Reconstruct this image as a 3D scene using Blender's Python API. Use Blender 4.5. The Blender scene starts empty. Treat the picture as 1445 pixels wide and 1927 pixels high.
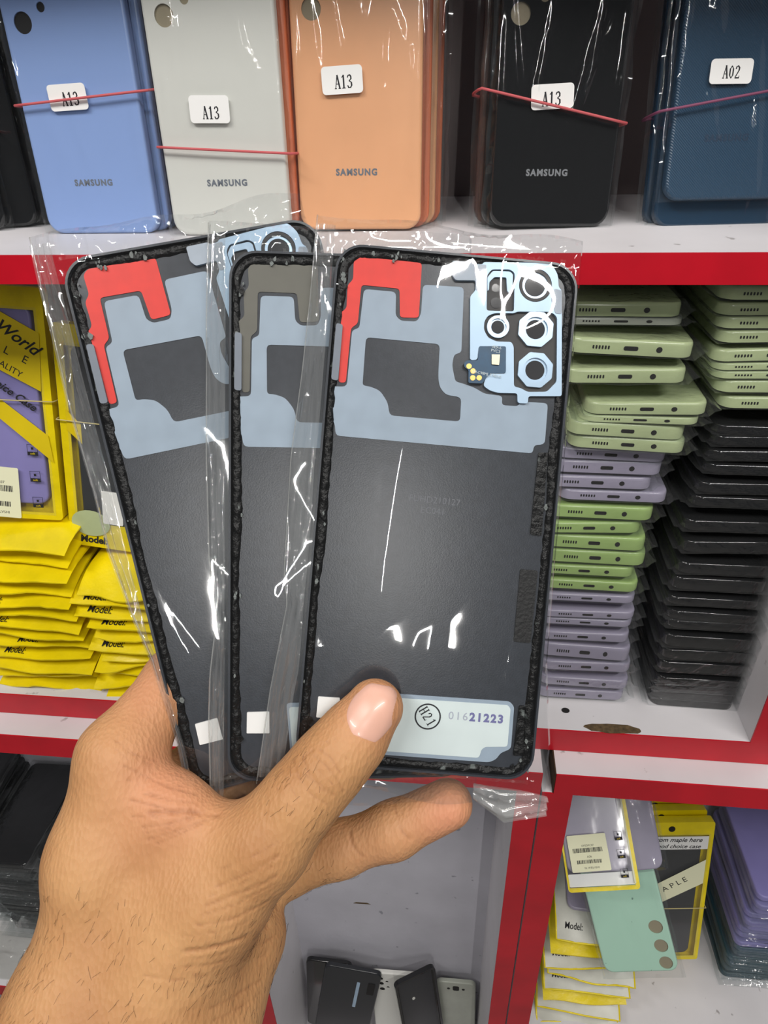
import bpy, bmesh, math, random
import numpy as np
from mathutils import Vector, Matrix, Euler
from mathutils.geometry import tessellate_polygon

SC = bpy.context.scene
COL = SC.collection

# ------------------------------------------------------------------ camera, world, lamps, exposure
cam_data = bpy.data.cameras.new('camera')
cam = bpy.data.objects.new('camera', cam_data)
COL.objects.link(cam)
SC.camera = cam
cam_data.sensor_fit = 'VERTICAL'
cam_data.sensor_height = 36.0
cam_data.lens = 36.0 * 1300.0 / 1927.0
cam_data.clip_start = 0.01
_right = Vector((0.99420207, 0.10448679, -0.02539205))
_down = Vector((0.03441248, -0.53290306, -0.84547626))
_fwd = Vector((-0.1018726, 0.83970045, -0.53340897))
cam.matrix_world = Matrix.Translation((0, 0, 1.5)) @ Matrix((
    (_right.x, -_down.x, -_fwd.x), (_right.y, -_down.y, -_fwd.y), (_right.z, -_down.z, -_fwd.z))).to_4x4()

world = bpy.data.worlds.new('shop_interior_light')
SC.world = world
world.use_nodes = True
world.node_tree.nodes['Background'].inputs[0].default_value = (0.92, 0.95, 1.0, 1)
world.node_tree.nodes['Background'].inputs[1].default_value = 0.085

def area_lamp(name, loc, target, sx, sy, power, col=(1.0, 0.97, 0.93)):
    d = bpy.data.lights.new(name, 'AREA')
    d.shape = 'RECTANGLE'; d.size = sx; d.size_y = sy; d.energy = power; d.color = col
    o = bpy.data.objects.new(name, d)
    o.location = loc
    o.rotation_euler = (Vector(target) - Vector(loc)).to_track_quat('-Z', 'Y').to_euler()
    COL.objects.link(o)
    return o
area_lamp('ceiling_tube_light', (0.33, -2.0, 2.46), (0, 0.4, 1.2), 0.011, 0.7, 13.5)
area_lamp('ceiling_tube_light', (-0.70, -0.62, 2.75), (-0.1, 0.35, 1.1), 1.2, 0.024, 28)
area_lamp('ceiling_tube_light', (0.85, -0.58, 2.75), (0.1, 0.35, 1.1), 1.2, 0.024, 28)

SC.view_settings.view_transform = 'Standard'
SC.view_settings.look = 'None'
SC.view_settings.gamma = 1.0
SC.view_settings.use_curve_mapping = False
SC.view_settings.exposure = -0.42
SC.cycles.transparent_max_bounces = 48
SC.cycles.max_bounces = 10
SC.cycles.sample_clamp_indirect = 6.0

# ------------------------------------------------------------------ materials
def lin(c):
    return tuple(((v / 255) / 12.92 if v / 255 <= 0.04045 else ((v / 255 + 0.055) / 1.055) ** 2.4) for v in c) + (1.0,)

def nd(nt, t, **kw):
    n = nt.nodes.new(t)
    for k, v in kw.items():
        setattr(n, k, v)
    return n

def mat(name, rgb, rough=0.5, spec=0.5, noise=None, bump=None, metal=0.0, coat=0.0, speck=None, stripes=None):
    """rgb is the surface's own colour (sRGB 0-255); noise=(scale, amount); bump=(scale, strength)"""
    m = bpy.data.materials.new(name)
    m.use_nodes = True
    nt = m.node_tree
    b = nt.nodes['Principled BSDF']
    c = lin(rgb)
    b.inputs['Base Color'].default_value = c
    b.inputs['Roughness'].default_value = rough
    b.inputs['Specular IOR Level'].default_value = spec
    b.inputs['Metallic'].default_value = metal
    b.inputs['Coat Weight'].default_value = coat
    b.inputs['Coat Roughness'].default_value = 0.08
    tc = nd(nt, 'ShaderNodeTexCoord')
    last = None
    if noise:
        n = nd(nt, 'ShaderNodeTexNoise'); n.inputs['Scale'].default_value = noise[0]; n.inputs['Detail'].default_value = 5
        nt.links.new(tc.outputs['Object'], n.inputs['Vector'])
        r = nd(nt, 'ShaderNodeValToRGB')
        a = noise[1]
        r.color_ramp.elements[0].position = 0.3; r.color_ramp.elements[1].position = 0.7
        r.color_ramp.elements[0].color = tuple(v * (1 - a) for v in c[:3]) + (1,)
        r.color_ramp.elements[1].color = tuple(min(1, v * (1 + a * .6)) for v in c[:3]) + (1,)
        nt.links.new(n.outputs['Fac'], r.inputs['Fac'])
        last = r.outputs['Color']
    if speck:
        n = nd(nt, 'ShaderNodeTexNoise'); n.inputs['Scale'].default_value = speck[0]; n.inputs['Detail'].default_value = 3
        nt.links.new(tc.outputs['Object'], n.inputs['Vector'])
        r = nd(nt, 'ShaderNodeValToRGB')
        r.color_ramp.elements[0].position = speck[1]; r.color_ramp.elements[1].position = speck[1] + .05
        r.color_ramp.elements[0].color = (0, 0, 0, 1); r.color_ramp.elements[1].color = (1, 1, 1, 1)
        nt.links.new(n.outputs['Fac'], r.inputs['Fac'])
        x = nd(nt, 'ShaderNodeMix', data_type='RGBA')
        nt.links.new(r.outputs['Color'], x.inputs[0])
        if last: nt.links.new(last, x.inputs[6])
        else: x.inputs[6].default_value = c
        x.inputs[7].default_value = lin(speck[2])
        last = x.outputs[2]
    if last:
        nt.links.new(last, b.inputs['Base Color'])
    if stripes:
        wv = nd(nt, 'ShaderNodeTexWave', bands_direction='DIAGONAL')
        wv.inputs['Scale'].default_value = stripes[0]
        nt.links.new(tc.outputs['Object'], wv.inputs['Vector'])
        bp = nd(nt, 'ShaderNodeBump'); bp.inputs['Strength'].default_value = stripes[1]; bp.inputs['Distance'].default_value = .0004
        nt.links.new(wv.outputs['Fac'], bp.inputs['Height']); nt.links.new(bp.outputs[0], b.inputs['Normal'])
    elif bump:
        n = nd(nt, 'ShaderNodeTexNoise'); n.inputs['Scale'].default_value = bump[0]; n.inputs['Detail'].default_value = 4
        nt.links.new(tc.outputs['Object'], n.inputs['Vector'])
        bp = nd(nt, 'ShaderNodeBump'); bp.inputs['Strength'].default_value = bump[1]; bp.inputs['Distance'].default_value = .001
        nt.links.new(n.outputs['Fac'], bp.inputs['Height']); nt.links.new(bp.outputs[0], b.inputs['Normal'])
    return m

def film(name, tint=(0.97, 0.98, 0.98), rough=0.06, gain=1.0, bump=(60, .25), haze=0.02):
    """thin clear plastic: lets light straight through, mirrors it by its Fresnel reflectance, with a little milky haze"""
    m = bpy.data.materials.new(name)
    m.use_nodes = True
    nt = m.node_tree
    nt.nodes.remove(nt.nodes['Principled BSDF'])
    out = nt.nodes['Material Output']
    tr = nd(nt, 'ShaderNodeBsdfTransparent'); tr.inputs[0].default_value = (*tint, 1)
    df = nd(nt, 'ShaderNodeBsdfDiffuse'); df.inputs[0].default_value = (.85, .87, .88, 1)
    gl = nd(nt, 'ShaderNodeBsdfGlossy'); gl.inputs['Roughness'].default_value = rough
    fr = nd(nt, 'ShaderNodeFresnel')
    geo = nd(nt, 'ShaderNodeNewGeometry')          # same reflectance from both faces of the sheet
    io = nd(nt, 'ShaderNodeMath', operation='MULTIPLY_ADD'); io.inputs[1].default_value = 1 / 1.5 - 1.5; io.inputs[2].default_value = 1.5
    nt.links.new(geo.outputs['Backfacing'], io.inputs[0]); nt.links.new(io.outputs[0], fr.inputs[0])
    mu = nd(nt, 'ShaderNodeMath', operation='MULTIPLY'); mu.inputs[1].default_value = gain; mu.use_clamp = True
    tc = nd(nt, 'ShaderNodeTexCoord')
    n = nd(nt, 'ShaderNodeTexNoise'); n.inputs['Scale'].default_value = bump[0]; n.inputs['Detail'].default_value = 3
    nt.links.new(tc.outputs['Object'], n.inputs['Vector'])
    bp = nd(nt, 'ShaderNodeBump'); bp.inputs['Strength'].default_value = bump[1]; bp.inputs['Distance'].default_value = .002
    nt.links.new(n.outputs['Fac'], bp.inputs['Height'])
    nt.links.new(bp.outputs[0], gl.inputs['Normal']); nt.links.new(bp.outputs[0], fr.inputs['Normal'])
    nt.links.new(fr.outputs[0], mu.inputs[0])
    m0 = nd(nt, 'ShaderNodeMixShader'); m0.inputs[0].default_value = haze
    nt.links.new(tr.outputs[0], m0.inputs[1]); nt.links.new(df.outputs[0], m0.inputs[2])
    mx = nd(nt, 'ShaderNodeMixShader')
    nt.links.new(mu.outputs[0], mx.inputs[0]); nt.links.new(m0.outputs[0], mx.inputs[1]); nt.links.new(gl.outputs[0], mx.inputs[2])
    nt.links.new(mx.outputs[0], out.inputs[0])
    return m

M = dict(
    white_board=mat('white_laminate', (226, 223, 226), .45, noise=(9, .10), speck=(70, .70, (170, 165, 165))),
    back_board=mat('grey_white_backboard', (200, 199, 208), .6, noise=(14, .09), speck=(60, .69, (150, 150, 160)), bump=(120, .35)),
    red=mat('red_edge_vinyl', (200, 14, 36), .38, noise=(22, .16)),
    brown_board=mat('brown_grey_backboard', (132, 121, 121), .6, noise=(14, .09)),  # upper cabinet's back, darker and browner than the lower backboards
    raw=mat('raw_chipboard', (70, 52, 34), .9, noise=(120, .5)),
    wall=mat('painted_wall', (214, 212, 210), .8), floor=mat('grey_floor_tile', (150, 148, 145), .6),
    blue=mat('sky_blue_plastic', (142, 168, 220), .32, speck=(500, .74, (100, 130, 190))),
    navy_edge=mat('dark_blue_plastic', (30, 52, 96), .35),
    white=mat('off_white_plastic', (216, 216, 210), .35, speck=(500, .76, (160, 160, 155))),
    coral=mat('coral_plastic', (214, 120, 84), .35),
    orange=mat('peach_plastic', (234, 174, 130), .3, noise=(25, .05), speck=(450, .77, (170, 110, 80))),
    black=mat('black_plastic', (15, 16, 18), .10, coat=.4),
    slate=mat('dark_grey_plastic', (40, 42, 46), .28),
    navy=mat('navy_ribbed_plastic', (34, 66, 92), .33, stripes=(420, .5)),
    navy_plain=mat('navy_plastic', (22, 52, 76), .25, coat=.3),
    green=mat('pale_green_plastic', (182, 194, 150), .22, noise=(30, .14)),
    leaf=mat('light_green_plastic', (160, 186, 116), .22, noise=(30, .14)),
    lilac=mat('lilac_grey_plastic', (160, 154, 174), .22, noise=(30, .1)),
    violet=mat('lilac_plastic', (142, 134, 196), .4, noise=(40, .06)),
    silver=mat('clear_grey_plastic', (168, 172, 160), .25, noise=(30, .1)),
    mint=mat('mint_plastic', (184, 222, 202), .28, speck=(160, .72, (100, 130, 120))),
    teal=mat('dark_teal_plastic', (40, 78, 92), .3),
    hole=mat('dark_opening', (22, 20, 20), .7), hole_beige=mat('beige_opening', (150, 140, 118), .7),
    umber=mat('brown_edge_plastic', (72, 42, 34), .35),
    logo=mat('grey_print', (112, 118, 128), .4), logo_light=mat('pale_grey_print', (128, 130, 134), .4),
    logo_navy=mat('dark_blue_print', (26, 52, 78), .4),
    sticker=mat('white_paper_sticker', (240, 240, 238), .6), ink=mat('black_ink', (30, 30, 36), .7),
    yellow=mat('yellow_film_packet', (238, 214, 6), .34, noise=(26, .2), coat=.15, bump=(60, .9)),
    yellow_print=mat('yellow_print', (222, 196, 18), .4, noise=(30, .08)),
    frost=mat('frosted_packet_film', (206, 206, 196), .3, noise=(40, .15)),
    cream=mat('pale_yellow_sticker', (238, 238, 204), .6),
    glass_in=mat('dark_coated_glass', (52, 56, 63), .26, spec=.45, noise=(300, .14), bump=(2600, .035)),
    rim=mat('black_adhesive', (7, 7, 8), .36, spec=.3, noise=(200, .5), bump=(420, 1.0), speck=(170, .67, (92, 98, 96))),
    residue=mat('torn_adhesive_residue', (116, 122, 120), .6, noise=(300, .3), bump=(500, 1.0)),
    red_film=mat('red_adhesive_film', (224, 40, 24), .42, noise=(200, .08)),
    grey_film=mat('blue_grey_adhesive_film', (150, 166, 182), .45, noise=(150, .07), speck=(400, .76, (120, 135, 150))),
    side_film=mat('grey_adhesive_film', (118, 126, 138), .45, noise=(150, .07)),
    olive_film=mat('olive_grey_film', (92, 90, 80), .42, noise=(150, .08)),
    steel=mat('blue_grey_bracket', (168, 192, 214), .38, spec=.6, noise=(120, .06), metal=.25),
    pad=mat('grey_foam_tape', (168, 178, 190), .6, noise=(160, .07)),
    ring=mat('pale_blue_lens_ring', (176, 200, 222), .25, spec=.7, metal=.4),
    lens=mat('lens_glass', (62, 62, 64), .08, spec=.8), bracket_dark=mat('bracket_recess', (44, 42, 42), .5),
    pcb=mat('blue_circuit_board', (14, 70, 104), .35, noise=(300, .2)), gold=mat('gold_contact', (232, 190, 110), .3, metal=.7),
    chip=mat('silver_microphone_can', (205, 198, 170), .3, metal=.6), pcb_print=mat('white_board_print', (205, 218, 222), .6),
    label=mat('pale_foil_label', (214, 226, 226), .4, noise=(120, .04)), stamp=mat('violet_stamp_ink', (112, 112, 160), .7),
    stamp_faint=mat('faint_violet_ink', (170, 176, 190), .7), emboss=mat('embossed_print', (104, 106, 112), .5),
    black_pad=mat('black_foam_sticker', (20, 20, 21), .6, bump=(900, .4)),
    rubber=mat('red_rubber_band', (196, 88, 92), .55), rubber_purple=mat('purple_rubber_band', (128, 66, 96), .55),
    rubber_pale=mat('pale_rubber_band', (202, 188, 130), .55),
    nail=mat('fingernail', (226, 176, 156), .3, noise=(120, .06), coat=.2), hair=mat('dark_arm_hair', (60, 40, 28), .6),
    grime=mat('brown_grime', (96, 78, 52), .9, noise=(300, .5)),
)
F = dict(
    bag=film('clear_plastic_bag', bump=(55, .12), gain=1.1, rough=.04, haze=.010),
    bag_stack=film('clear_case_bag', bump=(90, .8), gain=1.3, rough=.08, haze=.014),
    bag_held=film('clear_sleeve', tint=(.965, .97, .972), bump=(30, .05), gain=1.1, rough=.025, haze=.006),
    bag_fold=film('folded_clear_sleeve', tint=(.93, .93, .91), bump=(70, .5), gain=1.6, rough=.1, haze=.14),
    bag_side=film('gathered_clear_film', tint=(.95, .955, .95), bump=(70, .25), gain=1.9, rough=.05, haze=.09),
    window=film('clear_packet_window', bump=(30, .2), gain=1.0, rough=.1, haze=.03),
)

def skin_material():
    m = bpy.data.materials.new('skin')
    m.use_nodes = True
    nt = m.node_tree; b = nt.nodes['Principled BSDF']
    tc = nd(nt, 'ShaderNodeTexCoord')
    n1 = nd(nt, 'ShaderNodeTexNoise'); n1.inputs['Scale'].default_value = 38; n1.inputs['Detail'].default_value = 6
    nt.links.new(tc.outputs['Object'], n1.inputs['Vector'])
    r = nd(nt, 'ShaderNodeValToRGB')
    r.color_ramp.elements[0].position = .3; r.color_ramp.elements[1].position = .72
    r.color_ramp.elements[0].color = lin((178, 128, 84)); r.color_ramp.elements[1].color = lin((204, 156, 108))
    nt.links.new(n1.outputs['Fac'], r.inputs['Fac'])
    at = nd(nt, 'ShaderNodeAttribute', attribute_name='tint')
    mx = nd(nt, 'ShaderNodeMix', data_type='RGBA')
    nt.links.new(at.outputs['Fac'], mx.inputs[0]); nt.links.new(r.outputs['Color'], mx.inputs[6])
    mx.inputs[7].default_value = lin((226, 150, 124))
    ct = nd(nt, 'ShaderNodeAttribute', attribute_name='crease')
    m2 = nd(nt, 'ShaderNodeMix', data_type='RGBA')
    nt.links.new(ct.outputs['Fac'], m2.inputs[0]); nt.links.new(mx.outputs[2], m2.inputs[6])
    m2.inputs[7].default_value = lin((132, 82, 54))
    nt.links.new(m2.outputs[2], b.inputs['Base Color'])
    b.inputs['Roughness'].default_value = .55
    b.inputs['Specular IOR Level'].default_value = .32
    b.inputs['Subsurface Weight'].default_value = .12
    b.inputs['Subsurface Radius'].default_value = (.004, .0015, .0008)
    v = nd(nt, 'ShaderNodeTexVoronoi'); v.inputs['Scale'].default_value = 900
    mp = nd(nt, 'ShaderNodeMapping'); mp.inputs['Rotation'].default_value = (0, .5, 0); mp.inputs['Scale'].default_value = (1, 1, .45)
    nt.links.new(tc.outputs['Object'], mp.inputs['Vector']); nt.links.new(mp.outputs[0], v.inputs['Vector'])
    n2 = nd(nt, 'ShaderNodeTexNoise'); n2.inputs['Scale'].default_value = 260; n2.inputs['Detail'].default_value = 5
    nt.links.new(mp.outputs[0], n2.inputs['Vector'])
    ad = nd(nt, 'ShaderNodeMath', operation='ADD')
    nt.links.new(v.outputs['Distance'], ad.inputs[0]); nt.links.new(n2.outputs['Fac'], ad.inputs[1])
    bp = nd(nt, 'ShaderNodeBump'); bp.inputs['Strength'].default_value = .36; bp.inputs['Distance'].default_value = .0006
    nt.links.new(ad.outputs[0], bp.inputs['Height']); nt.links.new(bp.outputs[0], b.inputs['Normal'])
    return m
M['skin'] = skin_material()

# ------------------------------------------------------------------ mesh helpers
class MB:
    """collects shapes into one mesh"""
    def __init__(s): s.v = []; s.f = []
    def add(s, vs, fs):
        o = len(s.v); s.v += [tuple(v) for v in vs]; s.f += [tuple(i + o for i in f) for f in fs]; return s
    def box(s, x0, x1, y0, y1, z0, z1):
        return s.add([(x, y, z) for z in (z0, z1) for y in (y0, y1) for x in (x0, x1)],
                     [(0, 2, 3, 1), (4, 5, 7, 6), (0, 1, 5, 4), (2, 6, 7, 3), (0, 4, 6, 2), (1, 3, 7, 5)])
    def prism(s, loops, y0, y1):
        """outline (first loop) with holes, in the x-z plane, from y0 (viewer's side) to y1"""
        pts = [p for l in loops for p in l]; n = len(pts)
        tris = tessellate_polygon([[Vector((p[0], p[1], 0)) for p in l] for l in loops])
        fs = []
        for t in tris:
            a, b, c = [pts[i] for i in t]
            cr = (b[0] - a[0]) * (c[1] - a[1]) - (b[1] - a[1]) * (c[0] - a[0])
            t = tuple(t) if cr > 0 else tuple(t[::-1])
            fs.append(t); fs.append(tuple(i + n for i in t[::-1]))
        o = 0
        for k, l in enumerate(loops):
            m = len(l); ar = sum(l[i][0] * l[(i + 1) % m][1] - l[(i + 1) % m][0] * l[i][1] for i in range(m))
            for i in range(m):
                a, b = o + i, o + (i + 1) % m
                q = (a, a + n, b + n, b)
                fs.append(q if (ar > 0) == (k == 0) else q[::-1])
            o += m
        return s.add([(p[0], y0, p[1]) for p in pts] + [(p[0], y1, p[1]) for p in pts], fs)
    def tube(s, path, r, n=6, closed=False):
        P = [Vector(p) for p in path]; m = len(P); vs = []
        for i, p in enumerate(P):
            a = P[(i - 1) % m] if (closed or i) else P[0]; b = P[(i + 1) % m] if (closed or i < m - 1) else P[-1]
            t = (b - a).normalized(); u = t.orthogonal().normalized() if abs(t.z) > .9 else t.cross(Vector((0, 0, 1))).normalized()
            w = t.cross(u)
            vs += [p + r * (math.cos(2 * math.pi * k / n) * u + math.sin(2 * math.pi * k / n) * w) for k in range(n)]
        fs = []
        for i in range(m if closed else m - 1):
            j = (i + 1) % m
            fs += [(i * n + k, i * n + (k + 1) % n, j * n + (k + 1) % n, j * n + k) for k in range(n)]
        if not closed:
            fs += [tuple(range(n))[::-1], tuple(range((m - 1) * n, m * n))]
        return s.add(vs, fs)
    def grid(s, fn, nx, ny, flip=False):
        vs = [fn(i / nx, j / ny) for j in range(ny + 1) for i in range(nx + 1)]
        fs = [(j * (nx + 1) + i, j * (nx + 1) + i + 1, (j + 1) * (nx + 1) + i + 1, (j + 1) * (nx + 1) + i) for j in range(ny) for i in range(nx)]
        return s.add(vs, [f[::-1] for f in fs] if flip else fs)
    def build(s, name, m, parent=None, smooth=None, loc=None, rot=None):
        me = bpy.data.meshes.new(name)
        me.from_pydata(s.v, [], s.f)
        me.materials.append(m)
        if smooth is not None:
            for p in me.polygons: p.use_smooth = True
            if smooth < 179: me.set_sharp_from_angle(angle=math.radians(smooth))
        me.update()
        return link(bpy.data.objects.new(name, me), parent, loc, rot)

def link(o, parent=None, loc=None, rot=None):
    COL.objects.link(o)
    if parent: o.parent = parent
    if loc: o.location = loc
    if rot: o.rotation_euler = rot
    return o

def tag(o, label=None, cat=None, group=None, kind=None):
    if label: o['label'] = label
    if cat: o['category'] = cat
    if group: o['group'] = group
    if kind: o['kind'] = kind
    return o

def thing(name, label, cat, loc=(0, 0, 0), rot=(0, 0, 0), group=None, matrix=None):
    o = bpy.data.objects.new(name, None)
    o.empty_display_size = .02
    COL.objects.link(o)
    if matrix is not None: o.matrix_world = Matrix(matrix)
    else: o.location = loc; o.rotation_euler = rot
    return tag(o, label, cat, group)

def copy_thing(root, label, loc, rot, scale=(1, 1, 1), group=None):
    r = root.copy(); COL.objects.link(r); r.location = loc; r.rotation_euler = rot; r.scale = scale
    r['label'] = label
    if group: r['group'] = group
    for ch in list(root.children):
        c = ch.copy(); COL.objects.link(c); c.parent = r
        for g in list(ch.children):
            d = g.copy(); COL.objects.link(d); d.parent = c
    return r

def rrect(W, H, R, inset=0.0, n=6, cx=0.0, z0=0.0):
    """rounded rectangle outline, counter-clockwise seen from the viewer"""
    r = max(R - inset, 1e-5); w, h = W / 2 - inset, H - inset
    pts = []
    for (px, pz, a0) in ((w - r, h - r, 0), (-w + r, h - r, 90), (-w + r, inset + r, 180), (w - r, inset + r, 270)):
        for k in range(n + 1):
            a = math.radians(a0 + 90 * k / n)
            pts.append((cx + px + r * math.cos(a), z0 + pz + r * math.sin(a)))
    return pts

def circ(cx, cz, r, n=20, ry=None, ph=0.0):
    return [(cx + r * math.cos(2 * math.pi * k / n + ph), cz + (ry or r) * math.sin(2 * math.pi * k / n + ph)) for k in range(n)]

def mm(l): return [(a / 1000, b / 1000) for a, b in l]

def soft(poly, r=.0012, n=3):
    """round the corners of a polygon"""
    out = []; m = len(poly)
    for i in range(m):
        a, p, b = Vector(poly[i - 1]), Vector(poly[i]), Vector(poly[(i + 1) % m])
        d1, d2 = a - p, b - p
        q = min(r, d1.length * .42, d2.length * .42)
        s, e = p + d1.normalized() * q, p + d2.normalized() * q
        for k in range(n + 1):
            t = k / n
            v = s * (1 - t) ** 2 + p * 2 * t * (1 - t) + e * t * t
            out.append((v.x, v.y))
    return out

def cover_mb(W, H, R, depth, holes=(), edge=.0018, t=.0009, n=6):
    """hollow phone back cover: front face at y=0 looking to -y, rounded edge, side wall to y=depth, real holes"""
    prof = [(edge, 0), (edge * .55, edge * .10), (edge * .22, edge * .32), (0.0, edge), (0.0, depth), (t, depth), (t, edge + t * .3), (edge, t)]
    rings = [[(x, y, z) for x, z in rrect(W, H, R, i, n)] for i, y in prof]
    mb = MB(); m = len(rings[0])
    vs = [p for r in rings for p in r]
    fs = []
    for k in range(len(rings) - 1):
        for i in range(m):
            j = (i + 1) % m
            fs.append((k * m + i, (k + 1) * m + i, (k + 1) * m + j, k * m + j))
    mb.add(vs, fs)
    loops = [rrect(W, H, R, edge, n)] + [list(h) for h in holes]
    pts = [p for l in loops for p in l]; q = len(pts)
    tris = tessellate_polygon([[Vector((p[0], p[1], 0)) for p in l] for l in loops])
    f2 = []
    for tr in tris:
        a, b, c = [pts[i] for i in tr]
        cr = (b[0] - a[0]) * (c[1] - a[1]) - (b[1] - a[1]) * (c[0] - a[0])
        tr = tuple(tr) if cr > 0 else tuple(tr[::-1])
        f2 += [tr, tuple(i + q for i in tr[::-1])]
    o = m
    for h in loops[1:]:
        k = len(h)
        f2 += [(o + i, o + (i + 1) % k, o + (i + 1) % k + q, o + i + q) for i in range(k)]
        o += k
    mb.add([(p[0], 0, p[1]) for p in pts] + [(p[0], t, p[1]) for p in pts], f2)
    return mb

_txt = {}
def text_mb(s, size, thick=.00004, bold=0.0, xs=1.0, shear=0.0, gap=1.0):
    """lettering as a mesh in the x-z plane facing -y, centred on the origin"""
    key = (s, size, thick, bold, xs, shear, gap)
    if key not in _txt:
        cu = bpy.data.curves.new('lettering', 'FONT')
        cu.body = s; cu.size = size; cu.align_x = 'CENTER'; cu.align_y = 'CENTER'; cu.extrude = thick; cu.offset = bold; cu.shear = shear; cu.space_character = gap
        cu.resolution_u = 3
        o = bpy.data.objects.new('lettering', cu); COL.objects.link(o)
        dg = bpy.context.evaluated_depsgraph_get(); dg.update()
        me = bpy.data.meshes.new_from_object(o.evaluated_get(dg))
        _txt[key] = ([(v.co.x * xs, -v.co.z, v.co.y) for v in me.vertices], [tuple(p.vertices) for p in me.polygons])
        bpy.data.objects.remove(o); bpy.data.meshes.remove(me); bpy.data.curves.remove(cu)
    return _txt[key]

def text(parts):
    """parts: (string, size, x, z, angle, keywords); all in one mesh at y=0"""
    mb = MB()
    for s, size, x, z, ang, kw in parts:
        vs, fs = text_mb(s, size, **kw)
        c, sn = math.cos(ang), math.sin(ang)
        mb.add([(x + vx * c - vz * sn, vy, z + vx * sn + vz * c) for vx, vy, vz in vs], fs)
    return mb

SERIF = {  # strokes on a 0.56 x 1 cell: (x0, z0, x1, z1, thickness)
    'A': [(.06, .04, .27, 1, .07), (.27, 1, .48, .04, .13), (.14, .36, .40, .36, .06), (-.02, .03, .16, .03, .06), (.36, .03, .58, .03, .06)],
    '1': [(.28, .03, .28, .98, .13), (.12, .82, .28, .97, .07), (.12, .03, .44, .03, .06)],
    '3': [(.08, .80, .14, .93, .09), (.14, .93, .30, .97, .08), (.30, .97, .42, .86, .11), (.42, .86, .42, .68, .12), (.42, .68, .22, .54, .08), (.22, .54, .44, .42, .08), (.44, .42, .46, .2, .13), (.46, .2, .34, .05, .10), (.34, .05, .14, .04, .08), (.14, .04, .06, .2, .1)],
    '0': [(.10, .25, .10, .75, .12), (.10, .75, .26, .97, .08), (.26, .97, .42, .75, .08), (.42, .75, .42, .25, .12), (.42, .25, .26, .03, .08), (.26, .03, .10, .25, .08)],
    '2': [(.08, .74, .12, .9, .1), (.12, .9, .28, .97, .08), (.28, .97, .42, .82, .11), (.42, .82, .4, .62, .12), (.4, .62, .08, .1, .09), (.06, .05, .46, .05, .11), (.46, .05, .48, .2, .06)],
    'H': [(.1, .03, .1, .97, .13), (.46, .03, .46, .97, .13), (.1, .5, .46, .5, .07), (0, .03, .2, .03, .06), (.36, .03, .56, .03, .06), (0, .97, .2, .97, .06), (.36, .97, .56, .97, .06)],
}
def serif_mb(mb, s, h, x, z, ang=0.0, wid=1.0, y=0.0, pitch=.62):
    """upright serif lettering of cap height h centred on x, z"""
    c, sn = math.cos(ang), math.sin(ang)
    for i, ch in enumerate(s):
        for (x0, z0, x1, z1, w) in SERIF[ch]:
            ox = (i - (len(s) - 1) / 2) * pitch - .28
            a, b = Vector(((x0 + ox) * h * wid, (z0 - .5) * h)), Vector(((x1 + ox) * h * wid, (z1 - .5) * h))
            d = (b - a).normalized(); nn = Vector((-d.y, d.x)) * w * h * .5; e = d * w * h * .18
            q = [a - e - nn, b + e - nn, b + e + nn, a - e + nn]
            mb.prism([[(x + p.x * c - p.y * sn, z + p.x * sn + p.y * c) for p in q]], y - .00005, y)
    return mb

def hash_noise(seed):
    """smooth pseudo-random field of (u, v) from a few waves"""
    r = random.Random(seed)
    w = [(r.uniform(-1, 1), r.uniform(-1, 1), r.uniform(0, 6.28), r.uniform(.5, 1)) for _ in range(7)]
    return lambda u, v, f: sum(a * math.sin(f * (x * u + y * v) + p) for x, y, p, a in w) / 4

def crumple(seed, k=10):
    """sum of folded creases along random lines over the unit square"""
    r = random.Random(seed)
    ln = []
    for _ in range(k):
        a = r.uniform(0, math.pi)
        ln.append((math.cos(a), math.sin(a), r.uniform(.1, .9), r.uniform(.1, .9), r.uniform(.05, .22), r.uniform(-1, 1)))
    return lambda u, v: sum(g * max(0, 1 - abs((u - x) * a + (v - y) * b) / w) for a, b, x, y, w, g in ln)

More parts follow.
